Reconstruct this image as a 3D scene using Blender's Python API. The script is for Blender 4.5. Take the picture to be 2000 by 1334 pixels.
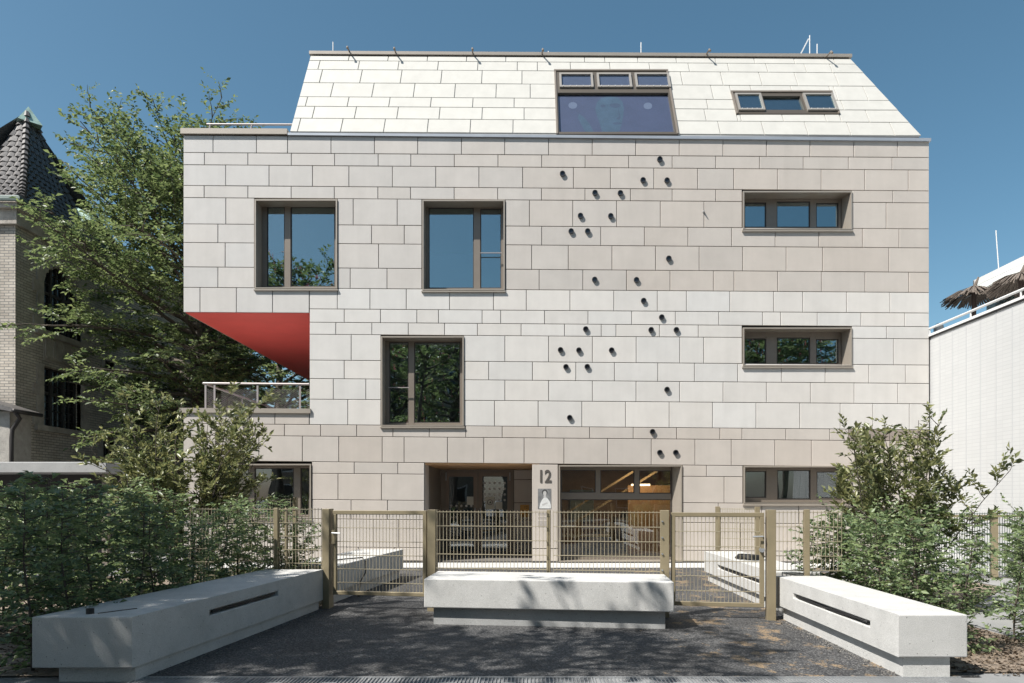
import bpy, math, random
import numpy as np
from mathutils import Vector, Matrix

for o in list(bpy.data.objects):
    bpy.data.objects.remove(o)
S = bpy.context.scene
COL = S.collection

# ------------------------------------------------------------------ camera
FPX, CX, CY, EYE = 1333.333, 1030.0, 975.0, 1.6
cam = bpy.data.cameras.new('camera')
cam.sensor_width = 36.0
cam.lens = 24.0
cam.shift_x = -0.015
cam.shift_y = 0.154
cam.clip_end = 3000
camo = bpy.data.objects.new('camera', cam)
camo.location = (0, 0, EYE)
camo.rotation_euler = (math.radians(90), 0, 0)
COL.objects.link(camo)
S.camera = camo

# ------------------------------------------------------------------ light
SUN_TO = Vector((-1.42, -1.0, 2.2)).normalized()      # direction towards the sun
sun_el = math.asin(SUN_TO.z)
sun_az = math.atan2(SUN_TO.x, SUN_TO.y)               # clockwise from +Y
W = bpy.data.worlds.new('World')
S.world = W
W.use_nodes = True
wn = W.node_tree.nodes
wl = W.node_tree.links
wn.clear()
sky = wn.new('ShaderNodeTexSky')
sky.sky_type = 'NISHITA'
sky.sun_disc = False
sky.sun_elevation = sun_el
sky.sun_rotation = sun_az
sky.altitude = 100
sky.air_density = 1.0
sky.dust_density = 1.5
sky.ozone_density = 3.0
hsv = wn.new('ShaderNodeHueSaturation')
hsv.inputs['Saturation'].default_value = 1.08
hsv.inputs['Hue'].default_value = 0.478
bg = wn.new('ShaderNodeBackground')
bg.inputs['Strength'].default_value = 0.076
wo = wn.new('ShaderNodeOutputWorld')
wl.new(sky.outputs[0], hsv.inputs['Color'])
wl.new(hsv.outputs[0], bg.inputs[0])
wl.new(bg.outputs[0], wo.inputs[0])

sl = bpy.data.lights.new('sun', 'SUN')
sl.energy = 5.0
sl.angle = math.radians(0.53)
sl.color = (1.0, 0.965, 0.905)
so = bpy.data.objects.new('sun', sl)
so.location = (-20, -10, 30)
so.rotation_euler = SUN_TO.to_track_quat('Z', 'Y').to_euler()
COL.objects.link(so)

S.view_settings.view_transform = 'Standard'
S.view_settings.look = 'None'
S.view_settings.gamma = 1.0
S.view_settings.exposure = 0.76
S.view_settings.use_curve_mapping = False

# ------------------------------------------------------------------ materials
MATS = {}


def nodes_of(m):
    m.use_nodes = True
    nt = m.node_tree
    return nt, nt.nodes['Principled BSDF']


def mat(name, col, rough=0.6, metal=0.0, var=0.0, scale=5.0, bump=0.0, bscale=60.0, spec=0.5, detail=6.0):
    """principled with two-octave colour mottling and fine relief, in object space"""
    if name in MATS:
        return MATS[name]
    m = bpy.data.materials.new(name)
    nt, b = nodes_of(m)
    b.inputs['Base Color'].default_value = (*col, 1)
    b.inputs['Roughness'].default_value = rough
    b.inputs['Metallic'].default_value = metal
    b.inputs['Specular IOR Level'].default_value = spec
    if var > 0 or bump > 0:
        tc = nt.nodes.new('ShaderNodeTexCoord')
    if var > 0:
        n = nt.nodes.new('ShaderNodeTexNoise')
        n.inputs['Scale'].default_value = scale
        n.inputs['Detail'].default_value = detail
        n.inputs['Roughness'].default_value = 0.65
        nt.links.new(tc.outputs['Object'], n.inputs['Vector'])
        r = nt.nodes.new('ShaderNodeValToRGB')
        r.color_ramp.elements[0].position = 0.3
        r.color_ramp.elements[1].position = 0.7
        r.color_ramp.elements[0].color = (*[c * (1 - var) for c in col], 1)
        r.color_ramp.elements[1].color = (*[min(1, c * (1 + var)) for c in col], 1)
        nt.links.new(n.outputs['Fac'], r.inputs['Fac'])
        nt.links.new(r.outputs['Color'], b.inputs['Base Color'])
    if bump > 0:
        n2 = nt.nodes.new('ShaderNodeTexNoise')
        n2.inputs['Scale'].default_value = bscale
        n2.inputs['Detail'].default_value = 4
        nt.links.new(tc.outputs['Object'], n2.inputs['Vector'])
        bp = nt.nodes.new('ShaderNodeBump')
        bp.inputs['Strength'].default_value = bump
        bp.inputs['Distance'].default_value = 0.02
        nt.links.new(n2.outputs['Fac'], bp.inputs['Height'])
        nt.links.new(bp.outputs['Normal'], b.inputs['Normal'])
    MATS[name] = m
    return m


def panel_mat(name):
    """fibre-cement cladding: colour comes from the object's own colour, mottled"""
    m = bpy.data.materials.new(name)
    nt, b = nodes_of(m)
    N, L = nt.nodes, nt.links
    oi = N.new('ShaderNodeObjectInfo')
    tc = N.new('ShaderNodeNewGeometry')
    n = N.new('ShaderNodeTexNoise')
    n.inputs['Scale'].default_value = 2.3
    n.inputs['Detail'].default_value = 7
    n.inputs['Roughness'].default_value = 0.6
    L.new(tc.outputs['Position'], n.inputs['Vector'])
    mr = N.new('ShaderNodeMapRange')
    mr.inputs[1].default_value = 0.3
    mr.inputs[2].default_value = 0.7
    mr.inputs[3].default_value = 0.95
    mr.inputs[4].default_value = 1.04
    L.new(n.outputs['Fac'], mr.inputs[0])
    # soft vertical streaking
    mp = N.new('ShaderNodeMapping')
    mp.inputs['Scale'].default_value = (6, 6, 0.35)
    L.new(tc.outputs['Position'], mp.inputs['Vector'])
    n3 = N.new('ShaderNodeTexNoise')
    n3.inputs['Scale'].default_value = 1.0
    n3.inputs['Detail'].default_value = 4
    L.new(mp.outputs[0], n3.inputs['Vector'])
    mr3 = N.new('ShaderNodeMapRange')
    mr3.inputs[1].default_value = 0.35
    mr3.inputs[2].default_value = 0.7
    mr3.inputs[3].default_value = 1.01
    mr3.inputs[4].default_value = 0.968
    L.new(n3.outputs['Fac'], mr3.inputs[0])
    mu = N.new('ShaderNodeMath')
    mu.operation = 'MULTIPLY'
    L.new(mr.outputs[0], mu.inputs[0])
    L.new(mr3.outputs[0], mu.inputs[1])
    mx = N.new('ShaderNodeVectorMath')
    mx.operation = 'SCALE'
    L.new(oi.outputs['Color'], mx.inputs[0])
    L.new(mu.outputs[0], mx.inputs['Scale'])
    L.new(mx.outputs[0], b.inputs['Base Color'])
    b.inputs['Roughness'].default_value = 0.62
    b.inputs['Specular IOR Level'].default_value = 0.35
    n2 = N.new('ShaderNodeTexNoise')
    n2.inputs['Scale'].default_value = 1.2
    L.new(tc.outputs['Position'], n2.inputs['Vector'])
    bp = N.new('ShaderNodeBump')
    bp.inputs['Strength'].default_value = 0.12
    bp.inputs['Distance'].default_value = 0.03
    L.new(n2.outputs['Fac'], bp.inputs['Height'])
    L.new(bp.outputs['Normal'], b.inputs['Normal'])
    return m


def glass_mat(name, refl=0.3, tint=(0.8, 0.84, 0.83), gtint=(0.9, 0.95, 1.0)):
    m = bpy.data.materials.new(name)
    m.use_nodes = True
    nt = m.node_tree
    N, L = nt.nodes, nt.links
    N.clear()
    out = N.new('ShaderNodeOutputMaterial')
    tr = N.new('ShaderNodeBsdfTransparent')
    tr.inputs[0].default_value = (*tint, 1)
    gl = N.new('ShaderNodeBsdfGlossy')
    gl.inputs['Color'].default_value = (*gtint, 1)
    gl.inputs['Roughness'].default_value = 0.0
    geo = N.new('ShaderNodeNewGeometry')
    nz = N.new('ShaderNodeTexNoise')
    nz.inputs['Scale'].default_value = 0.9
    nz.inputs['Detail'].default_value = 1
    L.new(geo.outputs['Position'], nz.inputs['Vector'])
    bp = N.new('ShaderNodeBump')
    bp.inputs['Strength'].default_value = 0.5
    bp.inputs['Distance'].default_value = 0.012
    L.new(nz.outputs['Fac'], bp.inputs['Height'])
    L.new(bp.outputs['Normal'], gl.inputs['Normal'])
    lw = N.new('ShaderNodeLayerWeight')
    lw.inputs['Blend'].default_value = 0.5
    fr = N.new('ShaderNodeMath')
    fr.operation = 'POWER'
    fr.inputs[1].default_value = 5.0
    L.new(lw.outputs['Facing'], fr.inputs[0])
    mr = N.new('ShaderNodeMapRange')
    mr.inputs[1].default_value = 0.0
    mr.inputs[2].default_value = 1.0
    mr.inputs[3].default_value = refl
    mr.inputs[4].default_value = 1.0
    L.new(fr.outputs[0], mr.inputs[0])
    mx = N.new('ShaderNodeMixShader')
    L.new(mr.outputs[0], mx.inputs[0])
    L.new(tr.outputs[0], mx.inputs[1])
    L.new(gl.outputs[0], mx.inputs[2])
    L.new(mx.outputs[0], out.inputs[0])
    return m


def leaf_mat(name, c0, c1, trans=0.3, rough=0.45):
    m = bpy.data.materials.new(name)
    nt, b = nodes_of(m)
    N, L = nt.nodes, nt.links
    g = N.new('ShaderNodeNewGeometry')
    r = N.new('ShaderNodeValToRGB')
    r.color_ramp.elements[0].color = (*c0, 1)
    r.color_ramp.elements[1].color = (*c1, 1)
    L.new(g.outputs['Random Per Island'], r.inputs['Fac'])
    L.new(r.outputs['Color'], b.inputs['Base Color'])
    b.inputs['Roughness'].default_value = rough
    b.inputs['Specular IOR Level'].default_value = 0.5
    t = N.new('ShaderNodeBsdfTranslucent')
    hs = N.new('ShaderNodeHueSaturation')
    hs.inputs['Hue'].default_value = 0.492
    hs.inputs['Saturation'].default_value = 1.1
    hs.inputs['Value'].default_value = 1.6
    L.new(r.outputs['Color'], hs.inputs['Color'])
    L.new(hs.outputs[0], t.inputs[0])
    mx = N.new('ShaderNodeMixShader')
    mx.inputs[0].default_value = trans
    out = N['Material Output']
    L.new(b.outputs[0], mx.inputs[1])
    L.new(t.outputs[0], mx.inputs[2])
    L.new(mx.outputs[0], out.inputs[0])
    return m


def brick_mat(name, c1, c2, mortar, scale_w, scale_h, axes='YZ', msize=0.012, bump=0.5, rough=0.8, var=0.25):
    """brick texture on a vertical plane; scale in metres per brick"""
    m = bpy.data.materials.new(name)
    nt, b = nodes_of(m)
    N, L = nt.nodes, nt.links
    g = N.new('ShaderNodeNewGeometry')
    sp = N.new('ShaderNodeSeparateXYZ')
    L.new(g.outputs['Position'], sp.inputs[0])
    cb = N.new('ShaderNodeCombineXYZ')
    if axes == 'BOTH':
        ad = N.new('ShaderNodeMath')
        ad.operation = 'ADD'
        L.new(sp.outputs['X'], ad.inputs[0])
        L.new(sp.outputs['Y'], ad.inputs[1])
        L.new(ad.outputs[0], cb.inputs[0])
    else:
        L.new(sp.outputs[axes[0]], cb.inputs[0])
    L.new(sp.outputs['Z'], cb.inputs[1])
    br = N.new('ShaderNodeTexBrick')
    br.offset = 0.0 if name == 'white_wall_tile' else 0.5
    br.inputs['Scale'].default_value = 1.0
    br.inputs['Brick Width'].default_value = scale_w
    br.inputs['Row Height'].default_value = scale_h
    br.inputs['Mortar Size'].default_value = msize
    br.inputs['Mortar Smooth'].default_value = 0.2
    br.inputs['Bias'].default_value = 0.0
    br.inputs['Color1'].default_value = (*c1, 1)
    br.inputs['Color2'].default_value = (*c2, 1)
    br.inputs['Mortar'].default_value = (*mortar, 1)
    L.new(cb.outputs[0], br.inputs['Vector'])
    n = N.new('ShaderNodeTexNoise')
    n.inputs['Scale'].default_value = 0.8
    n.inputs['Detail'].default_value = 8
    L.new(g.outputs['Position'], n.inputs['Vector'])
    mr = N.new('ShaderNodeMapRange')
    mr.inputs[1].default_value = 0.3
    mr.inputs[2].default_value = 0.7
    mr.inputs[3].default_value = 1 - var
    mr.inputs[4].default_value = 1 + var
    L.new(n.outputs['Fac'], mr.inputs[0])
    mx = N.new('ShaderNodeVectorMath')
    mx.operation = 'SCALE'
    L.new(br.outputs['Color'], mx.inputs[0])
    L.new(mr.outputs[0], mx.inputs['Scale'])
    L.new(mx.outputs[0], b.inputs['Base Color'])
    b.inputs['Roughness'].default_value = rough
    bp = N.new('ShaderNodeBump')
    bp.inputs['Strength'].default_value = bump
    bp.inputs['Distance'].default_value = 0.01
    bp.invert = True
    L.new(br.outputs['Fac'], bp.inputs['Height'])
    L.new(bp.outputs['Normal'], b.inputs['Normal'])
    return m


def asphalt_mat(name):
    m = bpy.data.materials.new(name)
    nt, b = nodes_of(m)
    N, L = nt.nodes, nt.links
    g = N.new('ShaderNodeNewGeometry')
    v = N.new('ShaderNodeTexVoronoi')
    v.inputs['Scale'].default_value = 75
    L.new(g.outputs['Position'], v.inputs['Vector'])
    sp = N.new('ShaderNodeSeparateColor')
    L.new(v.outputs['Color'], sp.inputs[0])
    r = N.new('ShaderNodeValToRGB')
    r.color_ramp.elements[0].color = (0.016, 0.016, 0.018, 1)
    r.color_ramp.elements[1].color = (0.135, 0.132, 0.128, 1)
    e = r.color_ramp.elements.new(0.62)
    e.color = (0.038, 0.038, 0.039, 1)
    L.new(sp.outputs[0], r.inputs[0])
    n = N.new('ShaderNodeTexNoise')
    n.inputs['Scale'].default_value = 1.1
    n.inputs['Detail'].default_value = 6
    L.new(g.outputs['Position'], n.inputs['Vector'])
    mr = N.new('ShaderNodeMapRange')
    mr.inputs[1].default_value = 0.3
    mr.inputs[2].default_value = 0.7
    mr.inputs[3].default_value = 0.75
    mr.inputs[4].default_value = 1.3
    L.new(n.outputs[0], mr.inputs[0])
    sc = N.new('ShaderNodeVectorMath')
    sc.operation = 'SCALE'
    L.new(r.outputs[0], sc.inputs[0])
    L.new(mr.outputs[0], sc.inputs['Scale'])
    # drifts of ochre pollen and seed husks lying on the right-hand half of the path
    n2 = N.new('ShaderNodeTexNoise')
    n2.inputs['Scale'].default_value = 2.6
    n2.inputs['Detail'].default_value = 8
    n2.inputs['Roughness'].default_value = 0.72
    mp = N.new('ShaderNodeMapping')
    mp.inputs['Scale'].default_value = (1.0, 0.8, 1)
    L.new(g.outputs['Position'], mp.inputs[0])
    L.new(mp.outputs[0], n2.inputs['Vector'])
    sx = N.new('ShaderNodeSeparateXYZ')
    L.new(g.outputs['Position'], sx.inputs[0])
    gx = N.new('ShaderNodeMapRange')
    gx.inputs[1].default_value = 0.6
    gx.inputs[2].default_value = 2.4
    gx.inputs[3].default_value = -0.11
    gx.inputs[4].default_value = 0.02
    L.new(sx.outputs[0], gx.inputs[0])
    ad = N.new('ShaderNodeMath')
    L.new(n2.outputs[0], ad.inputs[0])
    L.new(gx.outputs[0], ad.inputs[1])
    r2 = N.new('ShaderNodeValToRGB')
    r2.color_ramp.elements[0].position = 0.555
    r2.color_ramp.elements[1].position = 0.60
    L.new(ad.outputs[0], r2.inputs[0])
    n4 = N.new('ShaderNodeTexNoise')
    n4.inputs['Scale'].default_value = 60
    L.new(g.outputs['Position'], n4.inputs['Vector'])
    m4 = N.new('ShaderNodeMapRange')
    m4.inputs[1].default_value = 0.38
    m4.inputs[2].default_value = 0.52
    L.new(n4.outputs[0], m4.inputs[0])
    mm = N.new('ShaderNodeMath')
    mm.operation = 'MULTIPLY'
    L.new(r2.outputs[0], mm.inputs[0])
    L.new(m4.outputs[0], mm.inputs[1])
    mix = N.new('ShaderNodeMix')
    mix.data_type = 'RGBA'
    L.new(mm.outputs[0], mix.inputs[0])
    L.new(sc.outputs[0], mix.inputs[6])
    mix.inputs[7].default_value = (0.25, 0.175, 0.10, 1)
    L.new(mix.outputs[2], b.inputs['Base Color'])
    b.inputs['Roughness'].default_value = 0.75
    bp = N.new('ShaderNodeBump')
    bp.inputs['Strength'].default_value = 0.8
    bp.inputs['Distance'].default_value = 0.006
    L.new(v.outputs['Distance'], bp.inputs['Height'])
    L.new(bp.outputs['Normal'], b.inputs['Normal'])
    return m


def concrete_mat(name, col):
    m = bpy.data.materials.new(name)
    nt, b = nodes_of(m)
    N, L = nt.nodes, nt.links
    g = N.new('ShaderNodeNewGeometry')
    n = N.new('ShaderNodeTexNoise')
    n.inputs['Scale'].default_value = 3.5
    n.inputs['Detail'].default_value = 9
    n.inputs['Roughness'].default_value = 0.7
    L.new(g.outputs['Position'], n.inputs['Vector'])
    r = N.new('ShaderNodeValToRGB')
    r.color_ramp.elements[0].position = 0.3
    r.color_ramp.elements[1].position = 0.72
    r.color_ramp.elements[0].color = (*[c * 0.87 for c in col], 1)
    r.color_ramp.elements[1].color = (*[c * 1.1 for c in col], 1)
    L.new(n.outputs[0], r.inputs[0])
    # fine exposed grains
    n5 = N.new('ShaderNodeTexNoise')
    n5.inputs['Scale'].default_value = 120
    n5.inputs['Detail'].default_value = 2
    L.new(g.outputs['Position'], n5.inputs['Vector'])
    m5 = N.new('ShaderNodeMapRange')
    m5.inputs[1].default_value = 0.3
    m5.inputs[2].default_value = 0.7
    m5.inputs[3].default_value = 0.84
    m5.inputs[4].default_value = 1.12
    L.new(n5.outputs[0], m5.inputs[0])
    # little air holes
    v = N.new('ShaderNodeTexVoronoi')
    v.inputs['Scale'].default_value = 17
    v.inputs['Randomness'].default_value = 1.0
    L.new(g.outputs['Position'], v.inputs['Vector'])
    h = N.new('ShaderNodeMapRange')
    h.inputs[1].default_value = 0.07
    h.inputs[2].default_value = 0.11
    h.inputs[3].default_value = 0.45
    h.inputs[4].default_value = 1.0
    L.new(v.outputs['Distance'], h.inputs[0])
    mu = N.new('ShaderNodeMath')
    mu.operation = 'MULTIPLY'
    L.new(m5.outputs[0], mu.inputs[0])
    L.new(h.outputs[0], mu.inputs[1])
    sc = N.new('ShaderNodeVectorMath')
    sc.operation = 'SCALE'
    L.new(r.outputs[0], sc.inputs[0])
    L.new(mu.outputs[0], sc.inputs['Scale'])
    L.new(sc.outputs[0], b.inputs['Base Color'])
    b.inputs['Roughness'].default_value = 0.8
    b.inputs['Specular IOR Level'].default_value = 0.3
    bp = N.new('ShaderNodeBump')
    bp.inputs['Strength'].default_value = 0.5
    bp.inputs['Distance'].default_value = 0.006
    ad = N.new('ShaderNodeMath')
    L.new(h.outputs[0], ad.inputs[0])
    L.new(n5.outputs[0], ad.inputs[1])
    L.new(ad.outputs[0], bp.inputs['Height'])
    L.new(bp.outputs['Normal'], b.inputs['Normal'])
    return m


M_PANEL = panel_mat('fibre_cement_panel')
M_CORE = mat('wall_core_dark', (0.06, 0.058, 0.056), 0.9)
M_BRONZE = mat('bronze_anodised', (0.21, 0.178, 0.148), 0.42, 0.3, 0.06, 3.0)
M_CHAMP = mat('champagne_metal', (0.33, 0.29, 0.245), 0.42, 0.3, 0.05, 3.0)
M_FENCE = mat('gold_grey_coated_steel', (0.27, 0.225, 0.145), 0.42, 0.3, 0.1, 4.0)
M_WIRE = mat('fence_wire', (0.36, 0.315, 0.225), 0.4, 0.3)
M_ZINC = mat('zinc_flashing', (0.34, 0.36, 0.39), 0.45, 0.4, 0.08, 2.0)
M_RED = mat('red_soffit_board', (0.88, 0.13, 0.11), 0.55, 0, 0.05, 1.5)
M_GLASS = glass_mat('window_glass', 0.27, (0.8, 0.84, 0.83), (0.78, 0.93, 0.97))
M_GLASS2 = glass_mat('clear_glass', 0.13, (0.86, 0.88, 0.86))
M_GLASSR = glass_mat('roof_glass', 0.06, (0.93, 0.94, 0.96))
M_INT = mat('interior_plaster', (0.30, 0.30, 0.29), 0.9, 0, 0.05, 1.0)
M_INTG = mat('interior_green_wall', (0.24, 0.27, 0.17), 0.9)
M_WOOD = mat('warm_plywood', (0.52, 0.30, 0.145), 0.5, 0, 0.18, 3.0)
M_CONC = concrete_mat('pale_cast_concrete', (0.475, 0.468, 0.452))
M_CONC2 = concrete_mat('grey_cast_concrete', (0.33, 0.33, 0.325))
M_TUBE = mat('dark_tube', (0.045, 0.045, 0.047), 0.5, 0.3)
M_BLACK = mat('black_rubber', (0.012, 0.012, 0.013), 0.6)
M_STEEL = mat('galvanised_steel', (0.45, 0.46, 0.47), 0.4, 0.7, 0.1, 6.0)
M_WHITE = mat('white_paint', (0.62, 0.62, 0.61), 0.5)
M_RAIL = mat('rail_pink_grey', (0.30, 0.27, 0.262), 0.45, 0.2)
M_ASPH = asphalt_mat('yard_asphalt')
M_BARK = mat('bark', (0.085, 0.07, 0.055), 0.9, 0, 0.35, 14, 0.6, 40)
M_LEAF_T = leaf_mat('tree_leaves', (0.055, 0.086, 0.036), (0.185, 0.225, 0.10), 0.4)
M_LEAF_S = leaf_mat('shrub_leaves', (0.07, 0.092, 0.04), (0.26, 0.262, 0.12), 0.33, 0.35)
M_LEAF_H = leaf_mat('hedge_leaves', (0.075, 0.115, 0.058), (0.22, 0.275, 0.13), 0.36, 0.4)
M_BLOSSOM = leaf_mat('pink_blossom', (0.35, 0.09, 0.11), (0.6, 0.25, 0.25), 0.3)

# ------------------------------------------------------------------ helpers


def P(x, y, Y):
    """photo pixel seen at depth Y -> world point"""
    return Vector(((x - CX) * Y / FPX, Y, EYE - (y - CY) * Y / FPX))


def link(o, parent=None):
    COL.objects.link(o)
    if parent is not None:
        o.parent = parent
    return o


def tag(o, label=None, cat=None, group=None, kind=None):
    if label:
        o['label'] = label
    if cat:
        o['category'] = cat
    if group:
        o['group'] = group
    if kind:
        o['kind'] = kind
    return o


def empty(name, loc=(0, 0, 0), **k):
    o = bpy.data.objects.new(name, None)
    o.location = loc
    o.empty_display_size = 0.1
    COL.objects.link(o)
    return tag(o, **k)


def mesh(name, v, f, m, parent=None, smooth=False):
    me = bpy.data.meshes.new(name)
    me.from_pydata([tuple(p) for p in v], [], f)
    if m:
        me.materials.append(m)
    if smooth:
        for p in me.polygons:
            p.use_smooth = True
    o = bpy.data.objects.new(name, me)
    link(o, None)
    if parent is not None:
        o.parent = parent
        o.matrix_parent_inverse = Matrix.Translation(-Vector(parent_world(parent)))
    return o


def parent_world(o):
    p = Vector((0, 0, 0))
    while o is not None:
        p = p + Vector(o.location)
        if o.parent is not None:
            p = p + o.matrix_parent_inverse.to_translation()
        o = o.parent
    return p


class MB:
    def __init__(self):
        self.v = []
        self.f = []

    def quadprism(self, q0, q1):
        """two matching quads (front, back) -> closed prism"""
        b = len(self.v)
        n = len(q0)
        self.v += [tuple(p) for p in q0] + [tuple(p) for p in q1]
        self.f.append(tuple(b + i for i in range(n)))
        self.f.append(tuple(b + n + i for i in reversed(range(n))))
        for i in range(n):
            j = (i + 1) % n
            self.f.append((b + j, b + i, b + n + i, b + n + j))
        return self

    def box(self, x0, x1, y0, y1, z0, z1):
        return self.quadprism([(x0, y0, z0), (x1, y0, z0), (x1, y0, z1), (x0, y0, z1)],
                              [(x0, y1, z0), (x1, y1, z0), (x1, y1, z1), (x0, y1, z1)])

    def quad(self, a, b_, c, d):
        b = len(self.v)
        self.v += [tuple(a), tuple(b_), tuple(c), tuple(d)]
        self.f.append((b, b + 1, b + 2, b + 3))
        return self

    def tube(self, pts, rad, n=8, cap=True):
        pts = [Vector(p) for p in pts]
        if not hasattr(rad, '__len__'):
            rad = [rad] * len(pts)
        b = len(self.v)
        for i, p in enumerate(pts):
            d = (pts[min(i + 1, len(pts) - 1)] - pts[max(i - 1, 0)])
            if d.length < 1e-9:
                d = Vector((0, 0, 1))
            d.normalize()
            u = d.cross(Vector((0, 0, 1)))
            if u.length < 1e-3:
                u = d.cross(Vector((0, 1, 0)))
            u.normalize()
            w = d.cross(u)
            for k in range(n):
                a = 2 * math.pi * k / n
                self.v.append(tuple(p + (u * math.cos(a) + w * math.sin(a)) * rad[i]))
        for i in range(len(pts) - 1):
            for k in range(n):
                k2 = (k + 1) % n
                self.f.append((b + i * n + k, b + i * n + k2, b + (i + 1) * n + k2, b + (i + 1) * n + k))
        if cap:
            self.f.append(tuple(b + k for k in reversed(range(n))))
            e = b + (len(pts) - 1) * n
            self.f.append(tuple(e + k for k in range(n)))
        return self

    def bar(self, a, b_, w, h, up=(0, 0, 1)):
        """rectangular bar from a to b, width w (sideways) and height h (along up)"""
        a, b_ = Vector(a), Vector(b_)
        d = (b_ - a).normalized()
        u = Vector(up)
        s = d.cross(u)
        if s.length < 1e-4:
            s = d.cross(Vector((0, 1, 0)))
        s.normalize()
        u = s.cross(d).normalized()
        s *= w / 2
        u *= h / 2
        q = lambda p: [p - s - u, p + s - u, p + s + u, p - s + u]
        return self.quadprism(q(a), q(b_))

    def build(self, name, m, parent=None, smooth=False):
        return mesh(name, self.v, self.f, m, parent, smooth)


def bevel(o, w=0.008, seg=2):
    md = o.modifiers.new('bevel', 'BEVEL')
    md.width = w
    md.segments = seg
    md.limit_method = 'ANGLE'
    md.angle_limit = math.radians(40)
    return o


def text_mesh(name, body, size, m, parent, loc, rot=(math.pi / 2, 0, 0), ext=0.004, sx=1.0, bold=0.0):
    cu = bpy.data.curves.new(name, 'FONT')
    cu.body = body
    cu.size = size
    cu.extrude = ext
    cu.offset = bold
    cu.align_x = 'CENTER'
    cu.align_y = 'CENTER'
    t = bpy.data.objects.new(name, cu)
    COL.objects.link(t)
    dg = bpy.context.evaluated_depsgraph_get()
    me = bpy.data.meshes.new_from_object(t.evaluated_get(dg))
    bpy.data.objects.remove(t)
    me.materials.clear()
    me.materials.append(m)
    R = Matrix.Translation(loc) @ Matrix.Rotation(rot[2], 4, 'Z') @ Matrix.Rotation(rot[0], 4, 'X') @ Matrix.Diagonal((sx, 1, 1, 1))
    me.transform(R)
    o = bpy.data.objects.new(name, me)
    link(o)
    o.parent = parent
    o.matrix_parent_inverse = Matrix.Translation(-Vector(parent_world(parent)))
    return o


YF = FPX / 78.0            # facade depth, 17.09 m


def F(x, y, dy=0.0):
    """photo pixel on the facade plane -> point (pushed back by dy)"""
    return Vector(((x - CX) / 78.0, YF + dy, EYE + (CY - y) / 78.0))


# ------------------------------------------------------------------ ground
def sheet(name, pts, z, m, kind='structure'):
    o = mesh(name, [(x, y, z) for x, y in pts], [tuple(range(len(pts)))], m)
    return tag(o, kind=kind)


M_PAVE = mat('light_paving', (0.20, 0.20, 0.20), 0.85, 0, 0.15, 1.5, 0.2, 90)
M_SOIL = mat('soil', (0.19, 0.15, 0.115), 0.95, 0, 0.5, 7, 0.9, 35, detail=10)
M_ROAD = mat('street_asphalt', (0.075, 0.075, 0.077), 0.85, 0, 0.2, 3, 0.4, 150)
sheet('ground', [(-900, -600), (900, -600), (900, 1500), (-900, 1500)], -0.012, M_PAVE)
sheet('street', [(-200, -9), (200, -9), (200, 3.2), (-200, 3.2)], -0.008, M_ROAD)
sheet('pavement', [(-60, 3.35), (60, 3.35), (60, 5.72), (-60, 5.72)], -0.004,
      mat('footpath_slabs', (0.14, 0.14, 0.14), 0.85, 0, 0.18, 2.0, 0.3, 60))
KB = MB().box(-60, 60, 3.2, 3.35, -0.05, 0.06).build('kerb', M_CONC2)
tag(KB, kind='structure')
sheet('asphalt_path', [(-3.55, 6.16), (4.1, 6.16), (4.1, 9.4), (4.6, 14.2), (9.5, 14.4), (9.5, 15.9), (-8.4, 15.9), (-8.4, 14.4),
                       (-2.6, 14.2)], 0.0, M_ASPH)
sheet('planting_bed', [(-12, 6.16), (-3.56, 6.16), (-2.62, 14.15), (-12, 14.15)], 0.004, M_SOIL)
sheet('planting_bed', [(3.4, 6.3), (5.6, 6.3), (5.6, 9.1), (8.6, 12.3), (8.6, 13.4), (4.2, 13.4), (3.6, 9.4)], 0.004, M_SOIL)
sheet('side_paving', [(5.7, 6.3), (10.05, 6.3), (10.05, 14.3), (8.7, 14.3), (8.7, 12.2), (5.7, 9.0)], -0.004,
      mat('pale_side_paving', (0.22, 0.22, 0.218), 0.85, 0, 0.15, 1.5, 0.2, 60))
sheet('concrete_apron', [(-8.6, 15.904), (10.1, 15.904), (10.1, YF + 0.06), (-8.6, YF + 0.06)], 0.006, M_CONC)

# ------------------------------------------------------------------ school building
SCHOOL = empty('school_building', (0.7, YF, 0),
               label='four-storey school building clad in pale grey and taupe panels with white sloping roof', cat='building')

rng = random.Random(4)

# ---- facade rows: each boundary is a line through two photo points
LINES = [((360, 264), (1814, 276)), ((360, 298), (1814, 307.8)), ((360, 321.8), (1814, 332.2)), ((360, 362.4), (1814, 373)),
         ((360, 386), (1814, 396.4)), ((360, 437.4), (1814, 447.2)), ((360, 473.8), (1814, 484.4)), ((360, 521.4), (1814, 532)),
         ((360, 561.4), (1814, 571.5)), ((605, 603.4), (1814, 611.6)), ((605, 629.5), (1814, 638.2)), ((605, 653), (1814, 662)),
         ((605, 703.4), (1814, 713.2)), ((605, 739.5), (1814, 749.2)), ((605, 779.8), (1814, 789)), ((605, 829.4), (1814, 839.5)),
         ((508, 851.2), (1660, 860.4)), ((508, 901), (1450, 909.5)), ((614, 924.6), (1450, 931.3)), ((620, 975.8), (1436, 982.8)),
         ((750, 1014.7), (1350, 1020.7)), ((750, 1069.4), (1350, 1075)), ((750, 1095), (1350, 1099))]


def ly(i, x):
    (xa, ya), (xb, yb) = LINES[i]
    return ya + (yb - ya) * (x - xa) / (xb - xa)


def zx(A=(), B=(), C=()):
    s = 560 / 2000.0
    xs = [340 + a * s for a in A] + [860 + b * s for b in B] + [1380 + c * s for c in C]
    xs.sort()
    out = []
    for x in xs:
        if not out or x - out[-1] > 9:
            out.append(x)
    return out


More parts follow.
